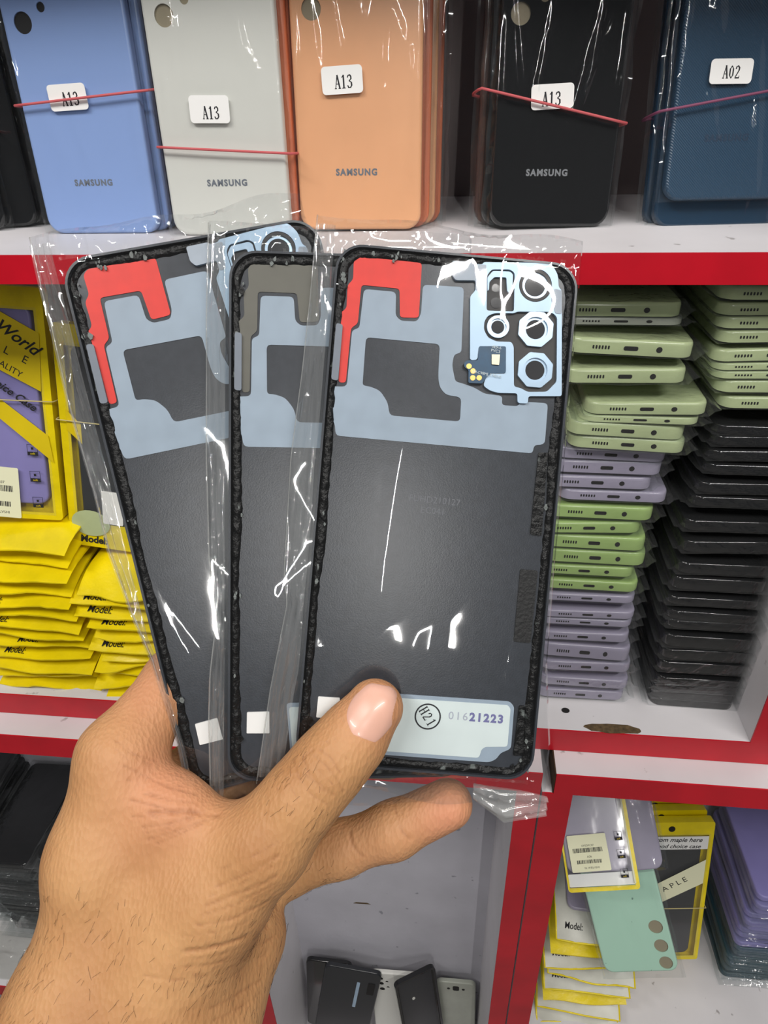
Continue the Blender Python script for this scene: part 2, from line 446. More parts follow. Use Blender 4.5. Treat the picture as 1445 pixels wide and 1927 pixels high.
def bag_mb(W, H, D, pad=.0012, seed=1, amp=.0008, wing=.004, rows=16, tail=.0, N=12, ridges=0):
    """closed clear bag around a cover (local frame of the cover): side wings pinched flat, ends closed"""
    cr = crumple(seed, 14); nz = hash_noise(seed + 50)
    w, d0, d1 = W / 2 + pad, -pad, D + pad
    sec = []
    rg = random.Random(seed + 9)
    RL = [(rg.uniform(-.4, .4) * W, rg.uniform(.2, .8) * H, rg.uniform(-.45, .45), rg.uniform(.12, .34) * H, rg.uniform(.5, 1.2)) for _ in range(ridges)]
    RL += [(s * W * rg.uniform(.44, .49), rg.uniform(.3, .7) * H, rg.uniform(-.03, .03), .4 * H, 1.1) for s in (-1, 1)] if ridges else []
    for i in range(N + 1): sec.append((-w + 2 * w * i / N, d0))
    sec += [(w + wing * .5, D * .35), (w + wing, D * .5), (w + wing * .5, D * .65)]
    for i in range(N + 1): sec.append((w - 2 * w * i / N, d1))
    sec += [(-w - wing * .5, D * .65), (-w - wing, D * .5), (-w - wing * .5, D * .35)]
    m = len(sec); vs = []; zs = [-pad - tail, -pad] + [H * (k / rows) for k in range(1, rows)] + [H + pad, H + pad + .006]
    for k, z in enumerate(zs):
        end = (k == 0 and tail > 0) or k == len(zs) - 1
        for i, (x, y) in enumerate(sec):
            u, v = x / (2 * w) + .5, z / H
            jy = amp * (abs(cr(u, v)) + .5 * nz(u, v, 17))
            for rx, rz, ra, rl, rh in RL:   # long soft folds of the film
                dx, dz = x - rx, z - rz
                dd = dx * math.cos(ra) - dz * math.sin(ra); al = dx * math.sin(ra) + dz * math.cos(ra)
                jy += .0011 * rh * math.exp(-(dd / .0019) ** 2) * max(0.0, 1 - (al / rl) ** 2)
            if y <= d0 + 1e-9: y2 = y - jy
            elif y >= d1 - 1e-9: y2 = y + jy * .6
            else: y2 = y + amp * nz(v, i, 23)
            if end: y2 = D * .5 + (y2 - D * .5) * .08 + amp * nz(u, 0, 12)
            x2 = x + (amp * 1.6 * nz(v, i * .3, 31) if abs(x) > w else 0)
            z2 = z + (amp * 2 * nz(u, v, 13) if end else 0)
            vs.append((x2, y2, z2))
    fs = [(k * m + i, k * m + (i + 1) % m, (k + 1) * m + (i + 1) % m, (k + 1) * m + i) for k in range(len(zs) - 1) for i in range(m)]
    fs += [tuple(range(m))[::-1], tuple(range((len(zs) - 1) * m, len(zs) * m))]
    return MB().add(vs, fs)

# ------------------------------------------------------------------ measured layout (stacks in metres; hand and panel tracings in millimetres, in the frame of the thing they belong to)
STACK_LEFT = [('g', 0.1306, 0.422, 1.3756, 0.0081, 0), ('s', 0.1334, 0.4225, 1.3704, 0.0045, -1), ('g', 0.1402, 0.415, 1.3542, 0.0091, -4), ('g', 0.1394, 0.4154, 1.3365, 0.0088, 1), ('g', 0.1561, 0.4159, 1.3155, 0.0078, 2), ('g', 0.1535, 0.4164, 1.3091, 0.0047, -1), ('g', 0.1474, 0.4169, 1.299, 0.0089, -5), ('g', 0.149, 0.4174, 1.2893, 0.0084, -4), ('l', 0.1415, 0.4258, 1.2775, 0.0079, -3), ('l', 0.1403, 0.4263, 1.2667, 0.0093, -1), ('l', 0.1357, 0.4268, 1.2549, 0.0088, -1), ('l', 0.1482, 0.4273, 1.2444, 0.0077, -1), ('g', 0.1414, 0.4278, 1.2293, 0.0097, -1), ('g', 0.1352, 0.4282, 1.2164, 0.0086, 3), ('g', 0.1408, 0.4287, 1.2023, 0.0103, -1), ('g', 0.1433, 0.4292, 1.1886, 0.0106, -1), ('g', 0.137, 0.4297, 1.177, 0.0079, 0), ('g', 0.1426, 0.4302, 1.1626, 0.0081, -1), ('l', 0.1426, 0.4306, 1.1507, 0.0063, 0), ('l', 0.1455, 0.4311, 1.1338, 0.0065, 0), ('l', 0.1446, 0.4316, 1.1256, 0.006, 0), ('l', 0.1447, 0.4321, 1.1088, 0.0079, 2), ('l', 0.1488, 0.4326, 1.0893, 0.0128, -3), ('l', 0.1519, 0.433, 1.0745, 0.009, 0), ('l', 0.1526, 0.4335, 1.0554, 0.0087, 0), ('l', 0.1515, 0.434, 1.0406, 0.0089, 0)]
STACK_RIGHT = [('g', 0.1478, 0.422, 1.3856, 0.0075, 0), ('g', 0.1483, 0.4224, 1.3768, 0.0068, 1), ('g', 0.1502, 0.4229, 1.3688, 0.0069, 1), ('g', 0.1522, 0.4233, 1.3603, 0.0071, 2), ('g', 0.152, 0.4237, 1.3489, 0.0073, 4), ('g', 0.1541, 0.4241, 1.343, 0.0045, 3), ('g', 0.1554, 0.4246, 1.337, 0.0048, 1), ('g', 0.1591, 0.425, 1.3278, 0.0077, 1), ('g', 0.1643, 0.4254, 1.3169, 0.0075, 1), ('k', 0.1641, 0.4259, 1.2981, 0.006, -1), ('k', 0.1648, 0.4263, 1.2902, 0.0065, 0), ('k', 0.1646, 0.4267, 1.2794, 0.0067, 1), ('k', 0.1647, 0.4271, 1.2686, 0.0064, -1), ('k', 0.1633, 0.4276, 1.2534, 0.0075, 0), ('k', 0.1616, 0.428, 1.2419, 0.0073, -1), ('k', 0.161, 0.4284, 1.2216, 0.008, 0), ('k', 0.1639, 0.4289, 1.2034, 0.0088, 3), ('k', 0.1643, 0.4293, 1.1828, 0.0087, 0), ('k', 0.1633, 0.4297, 1.1673, 0.01, -1), ('k', 0.1631, 0.4301, 1.1519, 0.0067, -2), ('k', 0.1659, 0.4306, 1.1367, 0.0075, -2), ('k', 0.1677, 0.431, 1.1277, 0.007, -2), ('k', 0.1688, 0.4314, 1.1077, 0.0107, -1), ('k', 0.1696, 0.4319, 1.0945, 0.0092, 0), ('k', 0.1702, 0.4323, 1.0798, 0.0095, -1), ('k', 0.1735, 0.4327, 1.0649, 0.0067, -1), ('k', 0.1751, 0.4331, 1.056, 0.0074, -1), ('k', 0.1775, 0.4336, 1.0465, 0.0089, -1), ('k', 0.1776, 0.434, 1.0375, 0.0084, -1)]
HELD = [[0.9915, -0.11867, 0.05328, -0.01037], [0.07424, 0.85256, 0.51733, 0.14241], [-0.10682, -0.50898, 0.85412, 1.31202], [0.0, 0.0, 0.0, 1.0]]
PANELS = [[[0.9915, -0.11867, 0.05328, -0.01037], [0.07424, 0.85256, 0.51733, 0.14241], [-0.10682, -0.50898, 0.85412, 1.31202], [0.0, 0.0, 0.0, 1.0]], [[1.00688, -0.18208, -0.02104, -0.03112], [0.16751, 0.8664, 0.51835, 0.14151], [-0.07441, -0.51341, 0.8822, 1.30748], [0.0, 0.0, 0.0, 1.0]], [[0.99656, -0.25048, -0.25641, -0.04369], [0.34288, 0.88701, 0.46612, 0.14592], [0.10451, -0.52162, 0.91575, 1.30797], [0.0, 0.0, 0.0, 1.0]]]
HAND = [(7, 9, [[(-92.7, -2.0, -2.3, 12.5), (-94.6, -6.0, -33.4, 15), (-92.7, -8.0, -60.5, 17), (-95.4, -12.0, -77.7, 21.5)], [(-81.2, 6.0, -21.2, 14), (-82.3, -0.0, -49.5, 17), (-77.5, -8.0, -77.8, 23)], [(-66.3, 14.0, -36.6, 14), (-69.8, 6.0, -55.8, 17), (-63.6, -4.0, -79.9, 18)], [(-59.0, 19.0, -49.9, 13), (-53.9, 8.0, -63.0, 15), (-60.2, -4.0, -80.5, 16)], [(-95.4, -12.0, -77.7, 21.5), (-103.2, -24.0, -130.0, 24)], [(-78.7, -9.0, -78.8, 24), (-85.7, -22.0, -131.0, 29)], [(-60.8, -5.0, -79.8, 17), (-68.3, -18.0, -134.1, 22)], [(-86.9, -5.0, -9.8, 9), (-72.4, -8.0, -15.7, 9.5), (-58.5, -10.0, -21.5, 9.5)], [(-77.5, -4.0, -29.8, 14), (-70.5, -6.0, -48.4, 17), (-73.2, -8.0, -69.1, 20)]]), (9, 6, [[(-14.3, -10.2, 22.4, 8.7), (-20.7, -11.0, 12.2, 9.6), (-27.6, -13.0, 3.5, 10.3), (-34.9, -15.0, -6.2, 10.6), (-43.3, -15.0, -19.0, 12.6), (-57.5, -12.0, -37.9, 16), (-68.9, -9.0, -58.1, 19)]]), (5, 5, [[(-92.7, -2.0, -2.3, 12.5), (-81.7, 15.0, 19.4, 9.4), (-66.4, 25.0, 27.4, 8), (-49.0, 24.0, 22.4, 7)]]), (4, 4, [[(-81.2, 6.0, -21.2, 13), (-64.2, 27.0, -6.4, 10), (-40.5, 29.0, 3.4, 8.5), (-24.8, 26.0, 1.9, 7.5)]]), (4, 4, [[(-66.3, 14.0, -36.6, 13), (-50.1, 28.0, -17.3, 10), (-24.2, 27.0, -6.2, 8.5), (-7.2, 23.0, -5.2, 7.5)]]), (4, 4, [[(-59.0, 19.0, -49.9, 13), (-41.0, 20.0, -45.7, 10), (-21.2, 18.0, -36.5, 8.9), (-3.7, 14.0, -26.6, 9), (13.6, 11.5, -15.1, 8.4)]])]
CREASES = [(0.55, 0.28, [(-31.6, -20.7, 11.9), (-33.9, -20.9, 9.6), (-32.0, -23.6, 6.8), (-27.6, -25.0, 2.7), (-24.0, -24.0, 0.8)]), (0.55, 0.28, [(-31.0, -21.7, 10.9), (-26.8, -23.8, 8.8), (-23.2, -24.0, 4.8), (-21.6, -23.0, 1.6)]), (0.55, 0.28, [(-29.4, -21.3, 12.5), (-25.6, -23.1, 10.8), (-22.9, -23.7, 7.2)]), (0.55, 0.28, [(-36.9, -19.1, 8.3), (-34.7, -23.4, 5.1), (-30.2, -25.6, 1.0), (-25.9, -24.6, -1.6)]), (0.55, 0.28, [(-32.2, -24.0, 5.6), (-28.4, -24.9, 4.1), (-24.7, -24.4, 1.2)]), (0.9, 0.7, [(-77.8, -18.2, -11.2), (-71.2, -18.4, -10.3), (-64.4, -16.7, -10.7), (-58.0, -16.6, -11.1)]), (0.6, 0.3, [(-90.9, -12.1, 6.8), (-84.5, -12.1, 3.0), (-79.3, -8.3, 0.0)]), (0.6, 0.3, [(-87.1, -14.7, 0.7), (-80.1, -12.7, -3.3), (-70.9, -14.1, -5.7), (-65.1, -12.6, -7.2)]), (0.6, 0.3, [(-85.4, -15.2, -3.3), (-77.7, -15.7, -6.8), (-67.7, -16.1, -8.3)]), (0.6, 0.3, [(-83.3, -16.4, -8.8), (-75.6, -17.7, -9.4), (-67.2, -17.5, -10.4)]), (0.6, 0.3, [(-79.0, -18.8, -15.3), (-71.2, -19.5, -13.4), (-65.2, -17.7, -11.7)]), (0.6, 0.3, [(-76.8, -19.5, -18.4), (-69.2, -19.7, -15.3), (-61.0, -17.5, -12.4)]), (1.0, 0.8, [(-61.4, -29.1, -44.0), (-52.6, -28.1, -42.6), (-45.9, -24.6, -41.7), (-42.1, -1.0, -53.3)]), (0.7, 0.35, [(-61.2, -28.7, -48.7), (-51.6, -25.5, -48.7), (-44.6, -7.9, -56.2), (-39.9, -0.2, -57.0)]), (0.7, 0.35, [(-58.6, -29.3, -36.1), (-49.8, -28.1, -34.7), (-40.9, -24.4, -31.6)]), (0.7, 0.35, [(-55.6, -25.4, -56.5), (-48.4, -16.9, -57.8), (-41.7, -4.2, -60.4)]), (0.7, 0.35, [(-54.3, -23.5, -63.9), (-48.1, -15.6, -65.3), (-42.1, -6.6, -66.7)]), (0.7, 0.35, [(-56.9, -28.5, -30.9), (-45.9, -28.1, -26.2), (-38.2, -27.9, -21.7)]), (0.7, 0.35, [(-54.7, -27.3, -26.2), (-45.1, -29.0, -20.4), (-38.1, -28.0, -15.7)]), (0.5, 0.2, [(-59.6, -28.8, -46.1), (-50.5, -26.3, -45.4), (-43.8, -5.9, -54.9)]), (0.5, 0.2, [(-58.9, -27.9, -51.4), (-49.7, -21.8, -52.6), (-41.2, -3.4, -59.6)]), (0.5, 0.2, [(-53.5, -26.5, -21.3), (-44.9, -28.6, -15.9), (-38.5, -27.6, -11.9)]), (0.5, 0.2, [(-56.1, -27.9, -28.6), (-47.2, -28.5, -23.8), (-39.6, -28.5, -18.5)]), (0.5, 0.2, [(-57.7, -29.0, -33.3), (-48.0, -27.7, -30.2), (-38.7, -27.2, -24.5)]), (0.5, 0.2, [(-62.9, -29.0, -39.8), (-53.9, -29.1, -37.9), (-45.5, -25.9, -36.4)]), (0.5, 0.2, [(-72.3, -29.1, -51.5), (-63.7, -29.0, -52.2), (-55.7, -26.4, -52.2)]), (0.5, 0.2, [(-53.0, -22.7, -68.0), (-47.1, -15.8, -69.2), (-41.7, -7.2, -70.1)]), (0.45, 0.2, [(-86.7, -13.0, 3.8), (-80.0, -10.0, -0.6)]), (0.45, 0.2, [(-83.7, -13.5, -0.8), (-75.0, -13.2, -4.6), (-69.0, -12.5, -5.4)]), (0.45, 0.2, [(-80.1, -15.7, -7.0), (-72.4, -16.7, -7.8), (-65.5, -15.2, -8.6)]), (0.45, 0.2, [(-82.6, -17.5, -13.1), (-75.1, -18.9, -11.9), (-69.3, -18.4, -10.8)]), (0.45, 0.2, [(-78.2, -19.1, -16.9), (-71.0, -19.7, -14.5), (-64.6, -17.8, -12.2)]), (0.45, 0.2, [(-90.3, -13.5, 4.9), (-86.3, -13.7, 2.2)]), (0.45, 0.2, [(-74.2, -19.8, -19.3), (-67.4, -19.7, -15.7), (-62.0, -18.3, -13.3)]), (0.45, 0.2, [(-73.1, -18.1, -9.7), (-67.3, -17.2, -9.8), (-62.2, -15.6, -10.6)]), (0.4, 0.18, [(-38.8, -21.7, 4.1), (-35.2, -25.4, 0.9), (-30.6, -26.2, -2.7)]), (0.4, 0.18, [(-28.6, -21.8, 12.2), (-23.9, -23.7, 8.3)]), (0.4, 0.18, [(-29.5, -23.8, 7.8), (-24.9, -24.5, 4.2)]), (0.4, 0.18, [(-27.5, -20.6, 14.7), (-21.3, -22.7, 11.0)]), (0.4, 0.18, [(-40.5, -23.1, 0.9), (-35.5, -26.6, -2.9)]), (0.7, 0.4, [(-4.6, 14.2, -16.0), (-3.8, 8.2, -17.4), (-1.5, 4.5, -22.1), (1.2, 4.2, -24.3)]), (0.7, 0.4, [(-18.5, 11.1, -26.8), (-17.4, 8.5, -29.6), (-13.7, 7.2, -32.9)]), (0.7, 0.4, [(-3.4, 13.3, -15.5), (-1.8, 7.0, -17.5)])]
NAIL = [[(-20.49, -21.1, 17.24), (-19.63, -21.19, 17.03), (-18.76, -21.22, 16.8), (-17.9, -21.18, 16.55), (-17.03, -21.07, 16.27), (-16.16, -20.88, 15.96), (-15.29, -20.61, 15.62), (-14.41, -20.25, 15.24), (-13.52, -19.76, 14.82)], [(-22.32, -19.41, 19.93), (-20.93, -19.91, 19.75), (-19.55, -20.22, 19.5), (-18.17, -20.37, 19.19), (-16.8, -20.35, 18.83), (-15.41, -20.14, 18.4), (-14.02, -19.74, 17.9), (-12.61, -19.07, 17.31), (-11.17, -18.0, 16.57)], [(-23.03, -17.53, 21.92), (-21.21, -18.41, 21.98), (-19.4, -18.98, 21.94), (-17.6, -19.3, 21.82), (-15.8, -19.37, 21.61), (-14.0, -19.17, 21.32), (-12.17, -18.67, 20.93), (-10.32, -17.73, 20.39), (-8.39, -15.96, 19.56)], [(-22.38, -15.24, 24.41), (-20.43, -16.63, 24.7), (-18.51, -17.58, 24.86), (-16.6, -18.23, 24.92), (-14.69, -18.54, 24.88), (-12.77, -18.46, 24.71), (-10.82, -17.93, 24.41), (-8.83, -16.82, 23.92), (-6.74, -14.49, 23.04)], [(-20.76, -13.7, 27.11), (-18.97, -15.46, 27.54), (-17.2, -16.44, 27.73), (-15.44, -16.94, 27.79), (-13.67, -17.07, 27.73), (-11.89, -16.79, 27.56), (-10.08, -16.08, 27.25), (-8.22, -14.69, 26.74), (-6.16, -10.75, 25.47)], [(-18.28, -12.93, 29.66), (-16.99, -13.93, 29.81), (-15.7, -14.53, 29.84), (-14.41, -14.82, 29.79), (-13.11, -14.86, 29.67), (-11.8, -14.63, 29.47), (-10.48, -14.1, 29.18), (-9.12, -13.12, 28.77), (-7.68, -10.98, 28.02)], [(-15.81, -12.44, 30.69), (-15.09, -12.75, 30.69), (-14.37, -12.95, 30.67), (-13.65, -13.05, 30.61), (-12.92, -13.03, 30.52), (-12.19, -12.91, 30.41), (-11.46, -12.68, 30.26), (-10.71, -12.26, 30.07), (-9.95, -11.64, 29.81)]]
FEAT = {
 'red': [(-30.9, 160.6), (-11.2, 160.4), (-10.7, 143.3), (-16.6, 142.9), (-17.5, 151.8), (-29.5, 151.9), (-29.6, 139.8), (-31.6, 138.3), (-31.8, 121.1), (-34.1, 121.0), (-34.3, 139.0), (-36.3, 139.4), (-35.5, 142.6), (-33.5, 144.2), (-33.8, 151.5), (-32.2, 153.3), (-32.5, 159.1)],
 'side': [(-36.3, 139.2), (-34.2, 139.0), (-34.2, 121.4), (-36.4, 121.6)],
 'film': [(-28.6, 150.7), (-18.5, 150.7), (-18.0, 143.4), (-16.3, 141.9), (-11.1, 142.1), (-10.1, 144.7), (-10.3, 153.7), (2.6, 154.1), (3.6, 133.7), (1.4, 132.9), (1.0, 129.6), (2.5, 124.5), (4.8, 124.1), (8.8, 123.1), (11.9, 121.5), (17.8, 121.3), (17.7, 118.4), (22.8, 118.5), (23.8, 120.0), (32.3, 120.3), (32.5, 107.3), (29.1, 106.7), (28.9, 104.1), (-33.6, 104.3), (-34.2, 108.3), (-36.4, 110.4), (-36.3, 119.6), (-31.4, 119.9), (-31.2, 137.6), (-29.0, 138.5)],
 'filmhole': [(-26.7, 135.8), (-3.4, 135.7), (-3.0, 125.3), (-2.2, 122.2), (-0.1, 120.1), (4.8, 119.7), (5.1, 112.1), (-17.2, 112.1), (-18.2, 116.2), (-20.9, 119.6), (-24.2, 120.6), (-26.5, 120.7)],
 'plate': [(-1.8, 161.6), (4.6, 161.8), (5.2, 161.2), (7.6, 161.4), (8.1, 162.1), (28.3, 163.7), (29.9, 162.6), (31.5, 160.2), (32.1, 156.5), (33.2, 155.5), (36.2, 122.7), (25.7, 121.8), (25.8, 119.5), (22.5, 119.4), (22.2, 122.4), (16.3, 122.0), (13.5, 122.5), (11.3, 123.8), (11.7, 126.0), (13.3, 127.9), (18.0, 128.5), (17.2, 136.7), (8.8, 136.0), (8.7, 131.7), (6.4, 131.4), (4.7, 151.2), (6.2, 153.1), (6.0, 156.2), (-0.3, 155.7), (-1.6, 157.3)],
 'platehole1': [(9.4, 158.2), (10.7, 160.1), (16.4, 160.6), (18.0, 159.6), (18.8, 147.7), (10.2, 147.2)],
 'platehole2': [(12.9, 146.7), (18.9, 147.2), (20.0, 147.8), (29.7, 148.6), (31.2, 148.2), (32.5, 147.1), (34.2, 127.1), (31.4, 123.7), (25.3, 123.1), (23.1, 124.1), (20.9, 124.4), (19.7, 136.9), (18.8, 138.2), (14.2, 137.9), (11.4, 138.9), (9.9, 141.2), (9.8, 143.8), (10.8, 145.7)],
 'tab': [(-1.8, 161.6), (4.6, 161.8), (5.5, 161.1), (9.0, 161.3), (8.6, 159.0), (8.0, 157.1), (8.3, 153.4), (6.2, 153.1), (6.0, 156.2), (-0.3, 155.7), (-1.6, 157.3)],
 'pad': [(30.0, 152.6), (30.8, 155.9), (33.2, 155.5), (33.8, 148.2), (31.8, 148.2)],
 'bridge': [(9.6, 157.6), (11.1, 159.7), (16.5, 160.0), (17.5, 159.2), (17.8, 153.7), (16.2, 153.6), (15.5, 158.1), (11.8, 157.9), (10.3, 156.2), (10.4, 153.8), (10.0, 153.4)],
 'pcb': [(8.8, 135.9), (17.2, 136.6), (17.9, 128.3), (13.3, 127.9), (11.7, 126.0), (10.9, 124.4), (6.5, 124.2), (6.2, 128.2), (4.7, 129.1), (4.6, 130.5), (5.6, 131.2), (8.8, 131.5)],
 'chip': [(12.9, 133.6), (15.5, 133.8), (15.5, 130.5), (13.2, 130.5)],
 'gold': [(6.2, 129.4), (7.6, 128.0), (7.7, 125.9), (9.7, 126.1)],
 'holes': [(24.8, 156.4), (14.3, 142.6), (26.2, 142.9), (27.2, 130.2), (12.6, 154.7), (13.1, 150.1)],
 'labelouter': [(-20.0, 24.1), (28.8, 24.7), (30.4, 23.2), (30.6, 9.5), (27.4, 7.9), (26.2, 5.8), (24.0, 4.6), (-18.3, 4.3)],
 'labelinner': [(-19.2, 22.8), (28.3, 23.5), (29.3, 22.4), (29.4, 10.1), (22.3, 9.5), (21.2, 8.6), (20.6, 5.8), (-17.7, 5.5)],
 'stamp': [(3.1, 17.8)],
 'digits': [(10.5, 18.6), (26.4, 18.7)],
 'datalabel': [(-32.2, 21.4), (-25.3, 21.5), (-25.2, 14.6), (-32.3, 14.7)],
 'black': [(28.3, 67.2), (33.9, 67.2), (33.7, 44.0), (28.3, 44.1)],
 'foam': [(30.7, 104.5), (33.6, 104.7), (34.0, 78.4), (30.4, 78.6)],
 'foam2': [(31.9, 23.6), (33.6, 23.8), (34.7, 7.8), (31.4, 7.6)],
 'code': [(-0.7, 86.6), (-1.0, 83.2)],
}
BAG_LEFT = [[(-45.0, 172.5), (-45.2, 146.5), (-45.8, 123.2), (-47.1, 96.4), (-46.3, 59.6), (-44.5, 50.2), (-45.8, 38.8), (-47.6, 22.4), (-49.5, -7.3), (-49.9, -12.5)], [(-44.5, 170.8), (-45.1, 143.2), (-45.0, 101.0), (-44.1, 69.8), (-41.9, 50.4), (-43.7, 33.9), (-44.1, 19.2), (-43.4, -3.7)], [(-44.6, 170.5), (-45.0, 156.6), (-44.8, 145.5), (-45.3, 123.5), (-44.4, 94.6), (-44.5, 79.5), (-43.2, 67.7), (-42.4, 58.7), (-40.0, 44.2), (-38.5, 16.7), (-38.8, 4.9)]]
BAG_RIGHT = [(38.9, 169.4), (38.9, 147.5), (39.4, 97.1), (39.4, 70.0), (39.8, 37.6), (43.2, 12.1), (43.1, -1.8)]

# ------------------------------------------------------------------ the room behind the cabinets
def slab(name, m, x0, x1, y0, y1, z0, z1, parent=None):
    return MB().box(x0, x1, y0, y1, z0, z1).build(name, m, parent)
for n, m, d in (('wall_back', M['wall'], (-1.6, 1.4, .66, .70, 0, 2.9)), ('floor', M['floor'], (-1.6, 1.4, -2.6, .70, -.04, 0))):
    tag(slab(n, m, *d), kind='structure')

# ------------------------------------------------------------------ cabinets
UF, LF = .400, .3755            # front planes of the upper and the lower cabinets
up = thing('display_cabinet', 'white upper display cabinet with red shelf edges holding phone covers', 'cabinet', (0, .5, 0))
def part(name, m, box, root):
    return MB().box(*box).build(name, m, root) if root.location.length == 0 else MB().box(
        box[0] - root.location.x, box[1] - root.location.x, box[2] - root.location.y, box[3] - root.location.y, box[4], box[5]).build(name, m, root)
def board(root, name, x0, x1, y0, y1, z0, z1, edge=True):
    b = part(name, M['white_board'], (x0, x1, y0 + .0012, y1, z0, z1), root)
    if edge:
        e = MB().box(x0 - root.location.x, x1 - root.location.x, y0 - root.location.y, y0 + .0012 - root.location.y, z0, z1).build('edge_strip', M['red'], b)
        e['label'] = 'red front edge strip'
    return b
board(up, 'shelf', -.80, .2437, UF, .612, 1.3995, 1.4162)
board(up, 'bottom_board', -.80, .2437, UF, .612, 1.0125, 1.0372)
board(up, 'shelf', -.80, .2437, UF, .612, 1.6060, 1.6230)  # unseen shelf above the covers, added to cast shade on the back panel
board(up, 'top_board', -.80, .2437, UF, .612, 1.760, 1.780)
for x0 in (-.82, .2437):
    board(up, 'side_panel', x0, x0 + .020, UF, .612, 1.0125, 1.780)
part('back_panel', M['brown_board'], (-.82, .2637, .612, .618, 1.0125, 1.780), up)
# a worn patch and a screw hole on the bottom board
g = MB()
rr = random.Random(4)
g.prism([[( .137 + math.cos(a) * .021 * (1 + .2 * rr.random()), .4055 + math.sin(a) * .0045 * (1 + .3 * rr.random())) for a in [k * math.pi / 9 for k in range(18)]]], 0, .0002)
gv = MB(); gv.v = [(x, z - .5, 1.03745 - y) for x, y, z in g.v]; gv.f = g.f
gv.build('grime_patch', M['grime'], up)
MB().add([(.1 + .0035 * math.cos(a), -.078 + .0030 * math.sin(a), 1.0374) for a in [k * .5236 for k in range(12)]], [tuple(range(12))]).build('screw_hole', M['hole'], up)

lo = thing('display_cabinet', 'white lower cabinet with red edges, its tall middle bay behind the hand', 'cabinet', (0, .45, 0))
board(lo, 'top_board', -.82, .0795, LF, .60, .9875, 1.0120)
for x0, y1 in ((-.82, .60), (-.222, .497), (.0600, .497)):
    board(lo, 'side_panel', x0, x0 + .0195, LF, y1, .02, .9875)
board(lo, 'shelf', -.8005, -.222, LF, .60, .4820, .5065)
board(lo, 'bottom_board', -.2025, .0600, LF, .497, .225, .250)
part('back_panel', M['back_board'], (-.2025, .0600, .497, .503, .02, .9875), lo)
part('back_panel', M['back_board'], (-.82, -.2025, .60, .606, .02, .9875), lo)
part('plinth', M['red'], (-.82, .0795, LF + .03, LF + .045, 0, .02), lo)

lr = thing('display_cabinet', 'white lower right cabinet with red edges, filled with packets and covers', 'cabinet', (.3, .45, 0))
tb = board(lr, 'top_board', .0905, .62, LF, .625, .9875, 1.0120)
part('raw_end', M['raw'], (.0895, .0905, LF + .001, .625, .9875, 1.0120), lr)
board(lr, 'side_panel', .0812, .1062, LF, .625, .02, .9875)
board(lr, 'side_panel', .60, .62, LF, .625, .02, .9875)
board(lr, 'shelf', .1062, .60, LF, .625, .4820, .5065)
part('back_panel', M['back_board'], (.1062, .60, .625, .63, .02, .9875), lr)
part('plinth', M['red'], (.0812, .62, LF + .03, LF + .045, 0, .02), lr)

# ------------------------------------------------------------------ phone covers standing on the top shelf
def sticker(root, s, x, z, w, h, ang=0.0, y=-.0021, txt=.010, dx=0.0, dz=0.0):
    o = MB().prism([rrect(w, h, .0022, 0, 4, 0, -h / 2)], -.00015, 0).build('model_sticker', M['sticker'], root, loc=(x, y, z), rot=(0, -ang, 0))
    serif_mb(MB(), s, txt, dx, dz, 0, .85, -.00016).build('print', M['ink'], o)
    return o
def logo(root, x, z, w, m, y=-.0001):
    vs, fs = text_mb('SAMSUNG', .0050, .00004, .00022, 1.0, 0.0, 1.22)
    k = w / (max(v[0] for v in vs) - min(v[0] for v in vs))
    MB().add([(v[0] * k, v[1], v[2]) for v in vs], fs).build('brand_print', m, root, loc=(x, y, z))
def cam_holes(*l): return [circ(x / 1000, z / 1000, r / 1000, 22) for x, z, r in l]
A13 = [(-25.5, 115.8, 5.6), (-25.2, 133.5, 5.6), (-25, 151, 5.6), (-12.6, 123.0, 2.6), (-12.5, 142, 3.2)]

def back_cover(label, m, loc, rot, W=.0764, H=.164, depth=.006, holes=A13, hole_m='hole', bag=None, group=None, brand=None, R=.0095, tail=0.0):
    t = thing('phone_back_cover', label, 'phone cover', loc, rot, group)
    cover_mb(W, H, R, depth, cam_holes(*holes)).build('cover_shell', m, t, 40)
    if holes:
        hb = MB()
        for x, z, r in holes: hb.prism([circ(x / 1000, z / 1000, r / 1000 + .0004, 20)], .0013, .0018)
        hb.build('camera_opening', M[hole_m], t)
    if brand: logo(t, brand[0], brand[1], .0255, brand[2])
    if bag is not None:
        bag_mb(W, H, depth, .0009, bag, .0008, .0035, 44, tail, 56, 7).build('plastic_bag', F['bag'], t, 35)
    return t

def rubber_band(label, m, matrix_of, x0, x1, y0, y1, zl, zr, r=.0008, sag=0.0):
    """a band around a bundle; coordinates in the frame of the bundle's front cover"""
    p = []
    for k in range(9):
        u = k / 8; p.append((x0 + (x1 - x0) * u, y0 - .0004 * math.sin(u * math.pi), zl + (zr - zl) * u + sag * math.sin(u * math.pi)))
    for k in range(1, 4): p.append((x1 + .0009, y0 + (y1 - y0) * k / 4, zr))
    for k in range(9):
        u = k / 8; p.append((x1 + (x0 - x1) * u, y1, zr + (zl - zr) * u))
    for k in range(1, 4): p.append((x0 - .0009, y1 + (y0 - y1) * k / 4, zl))
    o = MB().tube(p, r, 6, True).build('rubber_band', m, None, 180, matrix_of.location, matrix_of.rotation_euler)
    return tag(o, label, 'rubber band')

def stacked(base_loc, rot, offs):
    """position behind the front cover, offset along the cover's own axes"""
    return tuple(Vector(base_loc) + Euler(rot).to_matrix() @ Vector(offs))

ZT = 1.4165
G = 'phone covers standing on the top shelf'
